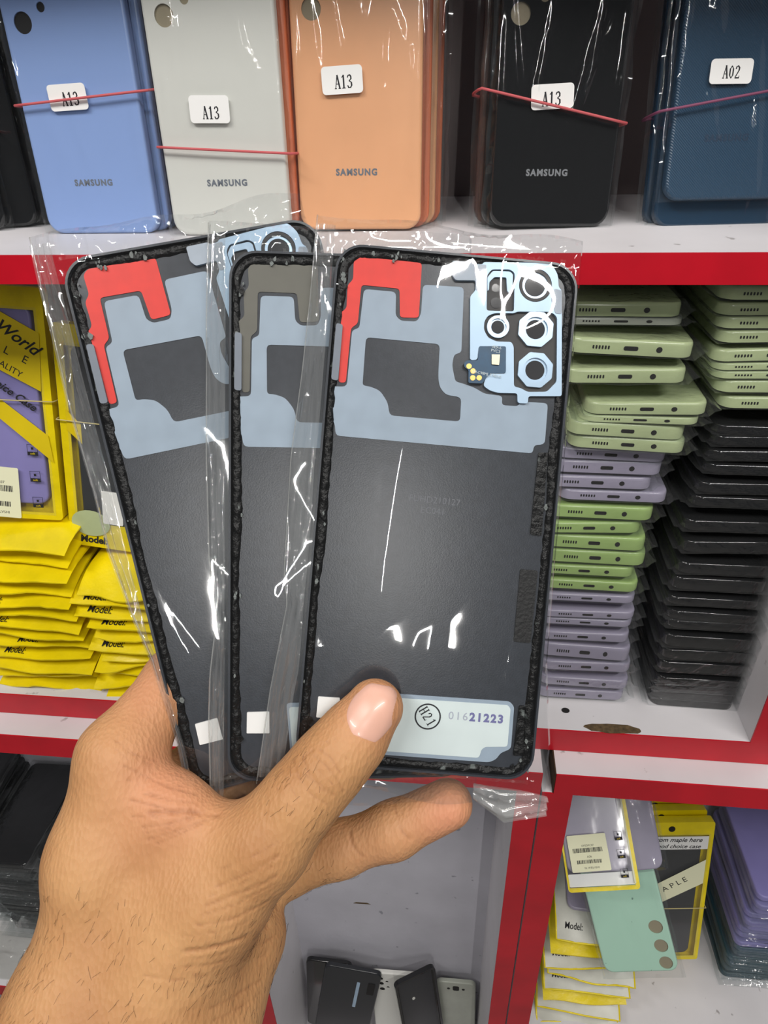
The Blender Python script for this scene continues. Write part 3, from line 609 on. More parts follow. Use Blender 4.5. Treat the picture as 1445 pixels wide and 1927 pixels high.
# sky blue bundle
bl, br = (-.2374, .4639, ZT), (-.076, 0, -.0081)
t = back_cover('sky blue phone back cover with A13 sticker, front of its bundle', M['blue'], bl, br, bag=11, brand=(-.0007, .0303, M['logo']), group=G)
sticker(t, 'A13', -.0057, .0776, .0245, .0140, .035, txt=.0072, dx=.0015, dz=-.001)
back_cover('blue phone cover directly behind the front sky blue cover with the A13 sticker', M['blue'], stacked(bl, br, (.0045, .0085, .0006)), br, depth=.0055, group=G)
back_cover('dark blue phone cover third back in the sky blue bundle', M['navy_edge'], stacked(bl, br, (.0085, .0165, .0012)), br, depth=.0055, group=G)
back_cover('dark blue phone cover rearmost in the sky blue bundle', M['navy_edge'], stacked(bl, br, (.0115, .0245, .0018)), br, depth=.0055, group=G)
rubber_band('red rubber band around the sky blue cover bundle', M['rubber'], t, -.0400, .0520, -.0040, .0315, .0738, .0803)
# white bundle
wl, wr_ = (-.1472, .4550, ZT), (-.0674, 0, -.0063)
t = back_cover('off-white phone back cover with A13 sticker between blue and orange covers', M['white'], wl, wr_, hole_m='hole_beige', brand=(.0003, .0301, M['logo']), bag=12, group=G)
sticker(t, 'A13', -.0048, .0696, .0242, .0143, -.02, txt=.0066, dx=.0008, dz=-.0018)
back_cover('coral phone cover directly behind the off-white cover', M['coral'], stacked(wl, wr_, (.0035, .0085, .0006)), wr_, depth=.0055, group=G)
back_cover('coral phone cover rearmost behind the off-white cover', M['coral'], stacked(wl, wr_, (.0042, .0165, .0012)), wr_, depth=.0055, group=G)
rubber_band('red rubber band low around the off-white cover bundle', M['rubber'], t, -.0395, .0430, -.0040, .0230, .0505, .0457)
# orange bundle
ol, orr = (-.0659, .4643, ZT + .0012), (-.10, .012, .045)
t = back_cover('bagged peach orange phone cover with A13 sticker, front of its bundle', M['orange'], ol, orr, bag=13, brand=(-.0017, .0327, M['logo']), hole_m='hole_beige', group=G, tail=.0)
sticker(t, 'A13', -.0088, .0812, .0240, .0142, .05, y=-.0021, txt=.0068, dx=.0008, dz=-.0010)
for k, (dx, w) in enumerate(((.0052, 'second'), (.0088, 'third'), (.0125, 'rearmost'))):
    back_cover('bagged peach phone cover, %s in the bundle with the peach front cover' % w, M['orange' if k % 2 else 'coral'], stacked(ol, orr, (dx, .0095 * (k + 1), .0004 * (k + 1))), orr, depth=.0055, bag=14 + k, group=G)
# black bundle
kl, kr = (.0523, .4690, ZT + .0012), (-.13, .034, .16)
t = back_cover('bagged glossy black phone cover with A13 sticker and rubber band', M['black'], kl, kr, W=.0745, bag=21, brand=(-.0043, .0302, M['logo_light']), holes=[(-27, 110, 5.6), (-26.5, 128, 5.6), (-26, 146, 5.6), (-14, 118, 2.6)], hole_m='hole_beige', group=G)
sticker(t, 'A13', -.0055, .0700, .0250, .0128, .06, txt=.0072, dx=-.0005, dz=-.0012)
back_cover('bagged black phone cover, second behind the black A13 cover', M['black'], stacked(kl, kr, (-.0035, .0095, .0003)), kr, W=.0745, depth=.0055, bag=22, group=G)
back_cover('bagged brown-edged phone cover, rearmost behind the black A13 cover', M['umber'], stacked(kl, kr, (-.0062, .0185, .0006)), kr, W=.0745, depth=.0055, bag=23, group=G)
rubber_band('red rubber band slanting across the black A13 cover', M['rubber'], t, -.0475, .0395, -.0044, .0260, .0735, .0565)
# navy bundle
nl, nr = (.1573, .4742, ZT + .0152), (-.20, .0048, .10)
t = back_cover('dark blue ribbed phone cover with A02 sticker, raised at the front', M['navy'], nl, nr, W=.0760, bag=31, holes=[(-20, 128, 5), (-20, 144, 5)], group=G)
logo(t, -.0053, .0330, .0255, M['logo_navy'])
sticker(t, 'A02', -.0087, .0665, .0240, .0125, -.01, txt=.0064, dx=.0002, dz=-.0004)
back_cover('dark blue phone cover behind the raised A02 cover, standing on the shelf', M['navy_plain'], stacked(nl, nr, (-.0010, .0090, -.0150)), nr, W=.0770, depth=.0065, bag=32, holes=[], group=G)
back_cover('dark blue phone cover rearmost behind the A02 cover', M['navy_plain'], stacked(nl, nr, (-.0035, .0190, -.0145)), nr, W=.0770, depth=.0065, bag=33, holes=[], group=G)
rubber_band('purple rubber band around the dark blue A02 covers', M['rubber_purple'], t, -.0470, .0410, -.0044, .0270, .0470, .0600)
# black bagged covers at the far left
for k, (x, y, w) in enumerate(((-.334, .470, 'front'), (-.318, .482, 'second'), (-.303, .494, 'third'), (-.286, .507, 'rearmost'))):
    back_cover('black bagged phone cover at the far left of the top shelf, %s of four' % w, M['black'], (x - .016, y, ZT + .001), (-.10, 0, .22), W=.0745, depth=.006, bag=41 + k, holes=[], group=G)
t = bpy.data.objects.new('tmp', None); t.location = (-.350, .470, ZT); t.rotation_euler = (-.10, 0, .22)
rubber_band('dull red rubber band around the black covers at the far left', M['rubber'], t, -.0400, .0440, -.0044, .0100, .0720, .0600)
bpy.data.objects.remove(t)

# ------------------------------------------------------------------ cases lying in stacks, charging end to the viewer
LIE = (-math.pi / 2, 0, 0)
NUM = ['first', 'second', 'third', 'fourth', 'fifth', 'sixth', 'seventh', 'eighth', 'ninth', 'tenth', 'eleventh', 'twelfth', 'thirteenth', 'fourteenth', 'fifteenth',
       'sixteenth', 'seventeenth', 'eighteenth', 'nineteenth', 'twentieth', 'twenty-first', 'twenty-second', 'twenty-third', 'twenty-fourth', 'twenty-fifth', 'twenty-sixth', 'twenty-seventh', 'twenty-eighth', 'twenty-ninth', 'thirtieth']
def lying_case(key, m, W, D=.009, ports=True, seed=5, H=.158):
    """prototype: local frame of a cover; rotated by LIE the bottom end faces the viewer and the back faces up"""
    t = thing('bagged_phone_case', '', 'phone case', (0, 0, -5), LIE)
    cover_mb(W, H, .0085, D, (), .0022, .0009, 5).build('case_shell', m, t, 50)
    if ports:
        b = MB().prism([soft([(-.0042, .0036), (.0042, .0036), (.0042, .0062), (-.0042, .0062)], .0012)], -.0001, .0001)
        def end(mb, name, mt):   # turn the x-z shape onto the bottom end face (z = 0)
            mb.v = [(x, z, -.00012 + y * .5) for x, y, z in mb.v]; mb.build(name, mt, t)
        end(b, 'charging_port', M['hole'])
        end(MB().prism([circ(.0165, .0049, .0018, 14)], -.0001, .0001), 'audio_jack', M['hole'])
        g = MB()
        for k in range(6): g.prism([soft([(-.0225 + k * .0018, .0038), (-.0215 + k * .0018, .0038), (-.0215 + k * .0018, .0060), (-.0225 + k * .0018, .0060)], .0004)], -.0001, .0001)
        end(g, 'speaker_grille', M['hole'])
    bag_mb(W, H, D, .0007, seed, .0011, .006, 12).build('plastic_bag', F['bag_stack'], t, 30)
    return t
CASE = {}
for key, m, W, ports in (('gL', 'green', .0745, True), ('sL', 'silver', .0745, True), ('lL', 'lilac', .0745, True), ('eL', 'leaf', .0745, True), ('gR', 'green', .0690, True), ('kR', 'black', .0690, False)):
    CASE[key] = [lying_case(key, M[m], W, ports=ports, seed=60 + 7 * i + len(key) + ord(key[0])) for i in range(2)]
COLN = {'g': 'pale green', 's': 'clear grey', 'l': 'lilac-grey', 'k': 'black'}
used = set()
def place_case(key, label, loc, rot, sc, group):
    p = CASE[key][random.Random(hash((round(loc[2], 4), key[0] == 'g')) & 0xffff).randint(0, 1)]
    if p.name not in used:
        used.add(p.name); p.location = loc; p.rotation_euler = rot; p.scale = sc; p['label'] = label; p['group'] = group; return p
    return copy_thing(p, label, loc, rot, sc, group)
def case_rot(tilt, yaw=0.0): return (Matrix.Rotation(yaw, 3, 'Z') @ Matrix.Rotation(-math.radians(tilt), 3, 'Y') @ Matrix.Rotation(-math.pi / 2, 3, 'X')).to_euler()
rs = random.Random(8)
for i, (c, xr, y, z, h, tl) in enumerate(STACK_LEFT):
    key = 'e' if c == 'g' and i > 10 else c
    place_case(key + 'L', '%s bagged phone case, %s from the top of the green and lilac stack' % (COLN[c], NUM[i]),
               (xr - .0385, y, z + h), case_rot(tl * .55, rs.uniform(-.02, .02)), (1, h / .009, 1), 'phone cases in the green and lilac stack')
for i, (c, xl, y, z, h, tl) in enumerate(STACK_RIGHT):
    place_case(c + 'R', '%s bagged phone case, %s from the top of the green and black stack' % (COLN[c], NUM[i]),
               (min(xl, .1715) + .0355, y, z + h), case_rot(tl * .55, rs.uniform(-.015, .015)), (1, h / .009, 1), 'phone cases in the green and black stack')

for p in [q for l in CASE.values() for q in l]:      # a pattern that no place needed
    if p.name not in used:
        for ch in list(p.children): bpy.data.objects.remove(ch)
        bpy.data.objects.remove(p)

# ------------------------------------------------------------------ yellow packets
def frame_prism(mb, W, H, x0, x1, z0, z1, y0, y1):
    return mb.prism([rrect(W, H, .003, 0, 3), [(x0, z0), (x1, z0), (x1, z1), (x0, z1)]], y0, y1)
def icon(root, x, z, s=.008):
    o = MB().prism([[(-s / 2, -s / 2), (s / 2, -s / 2), (s / 2, -s * .12), (-s / 2, -s * .12)]], -.0001, 0)
    for a, b, c, d in ((-s / 2, s * .62, s / 2, s * .58), (-s / 2, -s * .12, -s / 2 + .0003, s * .62), (s / 2 - .0003, -s * .12, s / 2, s * .62), (-s * .12, s * .1, s * .1, s * .34)):
        o.prism([[(a, min(b, d)), (c, min(b, d)), (c, max(b, d)), (a, max(b, d))]], -.0001, 0)
    r = o.build('printed_icon', M['ink'], root, loc=(x, -.0024, z))
    text([('soft', s * .3, 0, -s * .31, 0, {})]).build('caption', M['yellow_print'], r, loc=(0, -.0002, 0))
def barcode(mb, x0, x1, z0, z1, seed):
    r = random.Random(seed); x = x0
    while x < x1:
        w = r.choice((.0003, .0005, .0008)); mb.prism([[(x, z0), (min(x + w, x1), z0), (min(x + w, x1), z1), (x, z1)]], -.00005, 0); x += w + r.choice((.0003, .0005))
def price_label(root, x, z, w, h, ang=0.0, y=-.0026, seed=3):
    o = MB().prism([rrect(w, h, .0012, 0, 3, 0, -h / 2)], -.0001, 0).build('barcode_sticker', M['cream'], root, loc=(x, y, z), rot=(0, -ang, 0))
    b = MB(); barcode(b, -w * .40, w * .36, h * .02, h * .14, seed); barcode(b, -w * .34, w * .30, -h * .28, -h * .18, seed + 1)
    tx = text([('OFSDFC07', h * .075, w * .0, h * .20, 0, {}), ('A26', h * .08, 0, -h * .10, 0, {}), ('N: WEILVSHI', h * .075, w * .02, -h * .40, 0, {})])
    b.add(tx.v, tx.f); b.build('print', M['ink'], o, loc=(0, -.00012, 0))
    return o
def upright_packet(label, loc, rot, W, H, cover_m, win, group, cover=None, body_m='yellow', holes=()):
    t = thing('phone_case_packet', label, 'packet', loc, rot, group)
    mb = MB(); frame_prism(mb, W, H, *win, -.0018, -.0010)
    mb.prism([rrect(W, H, .003, 0, 3)], .0085, .0092)
    o = rrect(W, H, .003, 0, 3)
    n = len(o); mb.add([(x, -.0010, z) for x, z in o] + [(x, .0085, z) for x, z in o], [(i, (i + 1) % n, (i + 1) % n + n, i + n) for i in range(n)])
    mb.build('pouch', M[body_m], t, 35)
    cw, chh, cz = cover or (.074, .158, .012)
    c = cover_mb(cw, chh, .009, .006, cam_holes(*holes))
    c.v = [(x, y + .0005, z + cz) for x, y, z in c.v]; c.build('phone_cover', cover_m, t, 40)
    nz = hash_noise(len(label)); x0, x1, z0, z1 = win
    MB().grid(lambda u, v: (x0 - .002 + (x1 - x0 + .004) * u, -.0020 - .0006 * abs(nz(u, v, 9)), z0 - .002 + (z1 - z0 + .004) * v), 14, 24).build('clear_window', F['window'], t, 60)
    return t
YG = 'upright packets on the yellow piles'
p1 = upright_packet('yellow maple packet holding a lilac phone cover, leaning at far left', (-.366, .44, 1.2035), (-.19, .11, .135), .095, .182, M['violet'], (-.0415, .0405, .006, .166), YG)
MB().prism([[(-.0415, .1915 - .0175), (-.0415, .152), (.0406, .1101), (.0434, .1536), (.0151, .1687)]], -.0001, 0).build('printed_band', M['yellow_print'], p1, loc=(0, -.0027, -.004))
MB().prism([[(-.0415, .140), (-.0415, .131), (.0450, .0535), (.0426, .0754), (.0075, .1041)]], -.0001, 0).build('printed_band', M['yellow_print'], p1, loc=(0, -.0027, -.004))
text([('World', .0125, .027, .1500, -.62, dict(shear=.35, bold=.0002)), ('P', .0085, .006, .1475, -.5, {}), ('L', .0085, .0185, .1395, -.5, {}), ('E', .0085, .0312, .1335, -.5, {}),
      ('QUALITY', .0068, .0155, .1285, -.52, {}), ('choice Case', .0085, .018, .1085, -.62, dict(shear=.3, bold=.0002))]).build('print', M['ink'], p1, loc=(0, -.0029, -.004))
price_label(p1, -.003, .0225, .0375, .043, -.04)
for z in (.0585, .0365, .0145): icon(p1, .0292, z)
p2 = upright_packet('yellow packet with dark cover and Model print, right of the lilac one', (-.272, .446, 1.1700), (-.17, .10, -.03), .095, .182, M['slate'], (-.0395, .0415, .022, .166), YG, cover=(.072, .150, .018))
MB().prism([circ(-.028, .022, .0165, 24, .0115)], -.0001, 0).build('printed_disc', M['green'], p2, loc=(0, -.0029, 0))
MB().prism([[(-.0415, .117), (-.0415, .100), (-.030, .090), (-.030, .106)]], -.0001, 0).build('printed_band', M['yellow_print'], p2, loc=(0, -.0027, 0))
text([('Model:', .0085, -.0270, .0065, 0, dict(shear=.1, bold=.0003))]).build('print', M['ink'], p2, loc=(0, -.0021, 0))
MB().prism([rrect(.0170, .0290, .0012, 0, 3, 0, 0)], -.0001, 0).build('paper_sticker', M['sticker'], p2, loc=(-.0085, -.0031, .0235))
for nm, ref, zl in (('pale rubber band across the lilac maple packet', p1, .097), ('pale rubber band across the dark cover packet', p2, .108)):
    rubber_band(nm, M['rubber_pale'], ref, -.0490, .0490, -.0042, .0110, zl, zl + .002, .0005)

def pile_packet(seed, W, L, th, flap, wave, droop):
    """mesh of a soft packet lying flat: puffed body, thin wavy front flap towards the viewer (local y=0)"""
    nz = hash_noise(seed); nx, ny = 16, 14
    def prof(v):
        return th * min(1, max(.10, (v * L - flap * .35) / flap)) if v * L < flap * 1.35 else th * (1 if v < .93 else max(.1, (1 - v) / .07))
    def mid(u, v):
        k = max(0, 1 - v * L / (flap * 1.5))
        return wave * (nz(u, seed * .1, 9) * .6 + nz(u, v, 14) * .35 + abs(nz(u * 2, v * 2, 13)) * .25) * (.25 + k) - droop * k * k * (1 + .4 * nz(u, 3, 5))
    def P(u, v, s):
        e = 1 - abs(2 * u - 1) ** 6
        y = v * L + .004 * nz(u, 7, 8) * max(0, 1 - v * 4)
        return ((u - .5) * W, y, mid(u, v) + s * .5 * prof(v) * max(.15, e))
    mb = MB()
    mb.grid(lambda u, v: P(u, v, 1), nx, ny); mb.grid(lambda u, v: P(u, v, -1), nx, ny, True)
    n = (nx + 1) * (ny + 1)
    loop = [i for i in range(nx)] + [j * (nx + 1) + nx for j in range(ny)] + [ny * (nx + 1) + i for i in range(nx, 0, -1)] + [j * (nx + 1) for j in range(ny, 0, -1)]
    m = len(loop)
    mb.f += [(loop[i], loop[i] + n, loop[(i + 1) % m] + n, loop[(i + 1) % m]) for i in range(m)]
    return mb, P
def lay_packet(label, seed, x, y, z, th, W, group, yaw=0.0, L=.150, flap=.026, wave=.0030, droop=.006, printed=None, tilt=0.0, m='yellow', body=None):
    t = thing('phone_case_packet', label, 'packet', (x, y, z), (0, tilt, yaw), group)
    mb, P = pile_packet(seed, W, L, th, flap, wave, droop)
    mb.build('pouch', M[m], t, 50)
    if m == 'frost':
        sm = [P(0, .6 - .1 * k, 0) for k in range(6)] + [P(k / 14, 0, 0) for k in range(15)] + [P(1, .1 + .1 * k, 0) for k in range(6)]
        MB().tube(sm, .0011, 6).build('edge_seam', M['yellow'], t, 180)['label'] = 'yellow sealed edge'
    if printed:
        vs, fs = text_mb(printed[0], printed[1], shear=.15, bold=.00004)
        q = []
        for a, b, c in vs:
            u = .5 + (printed[2] + a) / W; v = max(0, (printed[3] + c * 1.25) / L)
            p = P(u, v, 1); q.append((p[0], p[1] - .0003, p[2] + .0006))
        MB().add(q, fs).build('print', M['ink'], t)
    if body:   # a cover showing through the packet
        c = cover_mb(.074, L * .86, .009, .004)
        c.v = [(a, cc + flap * .9, -b + th * .5 + .0022) for a, b, cc in c.v]; c.build('phone_cover', body, t, 40)
    return t
rs = random.Random(21)
ztop = 1.1930
nL = 13
for i in range(nL):
    z = 1.0372 + .0075 + (ztop - 1.047) * i / (nL - 1)
    w = NUM[nL - 1 - i]
    lay_packet('yellow phone case packet, %s from the top of the left yellow pile' % w, 100 + i, -.3585 + rs.uniform(-.003, .003), .408 + rs.uniform(-.003, .004) + (.010 if i > nL - 3 else 0), z, .0125, .098,
               'yellow packets in the left pile', rs.uniform(-.04, .04), printed=('Model:', .0072, rs.uniform(-.03, .0), .0062) if i in (1, 3, 4, 6, 8) else None, droop=.0065, wave=.0048, tilt=rs.uniform(-.015, .015))
nR = 11
for i in range(nR):
    z = 1.0372 + .0075 + (1.1600 - 1.047) * i / (nR - 1)
    w = NUM[nR - 1 - i]
    lay_packet('yellow phone case packet, %s from the top of the right yellow pile' % w, 150 + i, -.2530 + (-.002, -.012, .004, -.004, .003, -.006, .002, .0, -.009, -.011, -.002)[i], .408 + rs.uniform(-.004, .002), z, .0130, .098,
               'yellow packets in the right pile', rs.uniform(-.05, .05), printed=('Model:', .0074, -.0285, .0065) if i in (5, 7, 8, 9) else None, droop=.0085, wave=.0055, tilt=rs.uniform(-.02, .02))

# ------------------------------------------------------------------ lower left bay: black cases lying in a pile, a crumpled bag
def flat_pile(n, x, y, z0, step, m_of, label_of, group, W=.0745, H=.150, D=.0075, seed=0, jit=.003, yaw=0.0):
    r = random.Random(seed)
    for i in range(n):
        k = n - 1 - i
        t = thing('bagged_phone_case', label_of(k), 'phone case', (x + r.uniform(-jit, jit), y + r.uniform(-jit, jit), z0 + step * i + D), case_rot(r.uniform(-.6, .6), yaw + r.uniform(-.02, .02)), group)
        cover_mb(W, H, .009, D, (), .0022, .0009, 5).build('case_shell', m_of(k), t, 50)
        bag_mb(W, H, D, .0006, seed * 40 + i, .0010, .006, 12, .012).build('plastic_bag', F['bag_stack'], t, 30)
flat_pile(17, -.552, .447, .5072, .0100, lambda k: M['black'], lambda k: 'black bagged phone case, %s from the top of the pile in the lower left bay' % NUM[k], 'black cases in the lower left bay', seed=3, jit=.004)
flat_pile(19, -.463, .443, .5072, .0100, lambda k: M['black'], lambda k: 'black bagged phone case, %s from the top of the pile nearest the wrist' % NUM[k], 'black cases beside the wrist', seed=4, jit=.004, yaw=-.06)
flat_pile(20, -.642, .462, .5072, .0100, lambda k: M['black'], lambda k: 'black bagged phone case, %s from the top of the far-left lower pile' % NUM[k], 'black cases at the far left of the lower bay', seed=6, jit=.004, yaw=.05)
cr = crumple(9, 18); nz = hash_noise(77)
def bagf(s):
    return lambda u, v: (-.555 + .135 * (u - .5) + .004 * nz(v, 0, 9), .383 + .058 * v, .5070 + (.0010 if s < 0 else .0010 + (.030 * v ** .7 + .012 * abs(cr(u, v)) * (.2 + v)) * min(1, 8 * u, 8 * (1 - u)) + .002))
b = MB().grid(bagf(1), 34, 24).grid(bagf(-1), 34, 24, True)
tag(b.build('plastic_bag', F['bag_fold'], None, 25), 'crumpled clear plastic bag lying at the front of the lower left shelf', 'plastic bag')

# ------------------------------------------------------------------ middle bay: loose phone parts leaning on its back wall
CG = 'phone parts leaning in the middle bay'
def loose(name, label, m, loc, rot, W, H=.160, depth=.006, holes=(), R=.009):
    t = thing(name, label, 'phone part', loc, rot, CG)
    cover_mb(W, H, R, depth, [circ(a / 1000, c / 1000, r / 1000, 18) for a, c, r in holes]).build('shell', m, t, 40)
    if holes:
        h = MB()
        for a, c, r in holes: h.prism([circ(a / 1000, c / 1000, r / 1000 + .0003, 16)], .0012, .0016)
        h.build('camera_opening', M['hole'], t)
    return t
t = loose('phone_back_cover', 'large black phone back with a bare metal strip, leftmost in the middle bay', M['slate'], (-.1440, .438, .2865), (-.16, .16, 0), .080, .165)
MB().prism([soft([(.008, .085), (.0125, .085), (.0125, .140), (.008, .140)], .001)], -.0006, 0).build('metal_strip', M['steel'], t)
MB().prism([soft([(.024, .118), (.034, .118), (.034, .142), (.024, .142)], .002)], -.0008, 0).build('camera_slot', M['hole'], t)
loose('phone_back_cover', 'black phone back standing behind the large black one, left corner of the middle bay', M['black'], (-.1640, .458, .2745), (-.10, .05, 0), .066, .165)
t = loose('phone_back_cover', 'white phone back with five black camera holes in the middle bay', M['white'], (-.0520, .447, .2770), (-.14, -.05, 0), .0735, .160, holes=[(-22.5, 148, 3.6), (-22, 137, 3.8), (-21, 125, 3.8), (-13.5, 142, 2.2), (-12.5, 130, 2.2)])
t = thing('phone_tray', 'open black phone frame with raised rim beside the white back', 'phone part', (-.0140, .440, .2830), (-.16, -.04, .5), CG)
mb = MB(); mb.prism([rrect(.060, .180, .007), rrect(.060, .180, .007, .0035)], -.004, .002); mb.prism([rrect(.059, .179, .007)], .002, .003); mb.build('frame', M['black'], t, 40)
MB().prism([rrect(.050, .168, .005, 0, 4, 0, .006)], .0008, .002).build('battery_tray', M['slate'], t)
MB().prism([circ(-.006, .128, .0022, 14)], -.0001, .0008).build('camera_dot', M['white'], t)
t = loose('phone_back_cover', 'greyish white phone back with one camera opening, rightmost in the middle bay', M['silver'], (.0300, .462, .2520), (-.10, -.035, 0), .0560, .158)
MB().prism([soft([(-.0045, .140), (.0045, .140), (.0045, .150), (-.0045, .150)], .0025)], -.0004, 0).build('camera_opening', M['hole'], t)
for s in (-1, 1): MB().prism([circ(s * .0105, .1435, .0022, 10)], -.0002, 0).build('sensor_dot', M['hole'], t)
MB().prism([[(-.012, .0), (.012, .0012), (.007, .0040), (-.008, .0035)]], -.0002, 0).build('torn_mark', M['grime'], lo, loc=(-.106, .4968 - .45, .558))

# ------------------------------------------------------------------ lower right bay
RG = 'things piled in the lower right bay'
# left pile of packets
for i in range(8):
    z = .5125 + .0255 * i
    k = 7 - i
    lay_packet(['yellow-edged clear packet, %s from the top of the pile beside the red post' % NUM[k]][0], 210 + i, .1720 + (0, -.002, .003, .002, .004, -.002, .002, .006)[i], .4035 + .001 * i, z, .016, .098,
               'yellow-edged packets beside the red post', (.03, -.05, .04, .0, -.05, .04, .02, -.04)[i], L=.17, flap=.03, droop=.008, wave=.003,
               printed=('Model:', .0072, -.030, .014) if i in (3, 5, 7) else None, m=('yellow' if i in (2, 6) else 'frost'), body=M[('lilac', 'mint', 'lilac', 'mint', 'silver', 'lilac', 'silver', 'lilac')[i]])
t = thing('phone_case_packet', 'yellow-edged clear packet with barcode sticker and three icons, sloping down', 'packet', (.1622, .4025, .8035), (-.753, -.1925, .0376), RG)
mb = MB(); frame_prism(mb, .070, .120, -.0330, .0310, .004, .117, -.0006, .0002); mb.build('pouch', M['yellow'], t)
MB().grid(lambda u, v: (-.0335 + .0650 * u, -.0012 - .0004 * abs(nz(u, v, 9)), .003 + .115 * v), 12, 16).build('clear_window', F['window'], t, 60)
c = cover_mb(.060, .098, .009, .006); c.v = [(x - .003, y + .0006, z + .017) for x, y, z in c.v]; c.build('phone_cover', M['lilac'], t, 40)
MB().prism([rrect(.066, .012, .001, 0, 3, 0, .0045)], .0005, .0008).build('white_hem', M['sticker'], t)
price_label(t, -.0093, .0365, .0385, .0350, .02, -.0020, 9)
for z in (.0505, .0335, .0155): icon(t, .0220, z, .0075)
MB().tube([(.0310, -.0012, .006), (.0305, -.0015, .06), (.0310, -.0012, .117)], .0010, 6).build('seam', M['cream'], t)
t = back_cover('silvery lilac phone cover sloping behind the barcode packet', M['lilac'], (.186, .421, .8085), (-.7498, -.1466, .0998), bag=61, holes=[], group=RG)
t = back_cover('pale mint phone cover with three camera holes, bagged, upside down on the pile', M['mint'], (.2153, .386, .6850), (-.52, -.349, -.041), bag=62,
               holes=[(25.5, 47.8, 7.2), (26.2, 27.4, 7.0), (26.8, 9.2, 6.8)], hole_m='hole_beige', group=RG, tail=.008)
YR = 'packets hanging at the back of the lower right bay'
yl, yr = (.2806, .478, .5300), (-.2594, -.0087, .0984)
t = upright_packet('yellow packet with dark grey phone cover, front of the hung row', yl, yr, .097, .215, M['slate'], (-.0440, .0430, .006, .196), YR, cover=(.074, .178, .008))
MB().prism([circ(-.0023, .2055, .0040, 16)], -.0022, -.0018).build('hang_hole', M['hole'], t)
MB().prism([[(-.0430, .1760), (.0425, .1760), (.0425, .1950), (-.0430, .1950)]], -.0001, 0).build('printed_panel', M['sticker'], t, loc=(0, -.0027, 0))
MB().prism([[(-.0300, .080), (.0425, .1240), (.0425, .1600), (-.0300, .1130)]], -.0001, 0).build('printed_band', M['cream'], t, loc=(0, -.0027, 0))
text([('from maple here', .0085, .006, .1900, -.02, dict(shear=.3, bold=.0001)), ('good choice case', .0080, .006, .1805, -.02, dict(shear=.3, bold=.0001)),
      ('A P L E', .0110, .008, .1225, .55, {})]).build('print', M['ink'], t, loc=(0, -.0029, 0))
for k, w in enumerate(('second', 'third', 'fourth', 'fifth')):
    q = upright_packet('yellow packet, %s back in the hung row, only its top showing' % w, stacked(yl, yr, (-.004 - .003 * k, .0145 * (k + 1), .0050 * (k + 1))), yr, .097, .215, M['slate'], (-.0440, .0430, .006, .196), YR, cover=(.074, .178, .008))
    MB().prism([circ(-.0063, .2055, .0040, 16)], -.0022, -.0018).build('hang_hole', M['hole'], q)
rubber_band('pale rubber band around the hung yellow packets', M['rubber_pale'], t, -.0495, .0495, -.0042, .0720, .0865, .0865, .0006)
def rm(k): return M['violet'] if k < 9 else M['teal']
def rl(k):
    return ('lilac bagged phone cover, %s from the top of the right-hand lilac and teal pile' if k < 9 else 'dark teal bagged phone cover, %s from the top of the lilac and teal pile') % NUM[k]
flat_pile(16, .3990, .4740, .5072, .0118, rm, rl, 'covers in the lilac and teal pile', W=.0765, H=.140, D=.0068, seed=5, jit=.003)

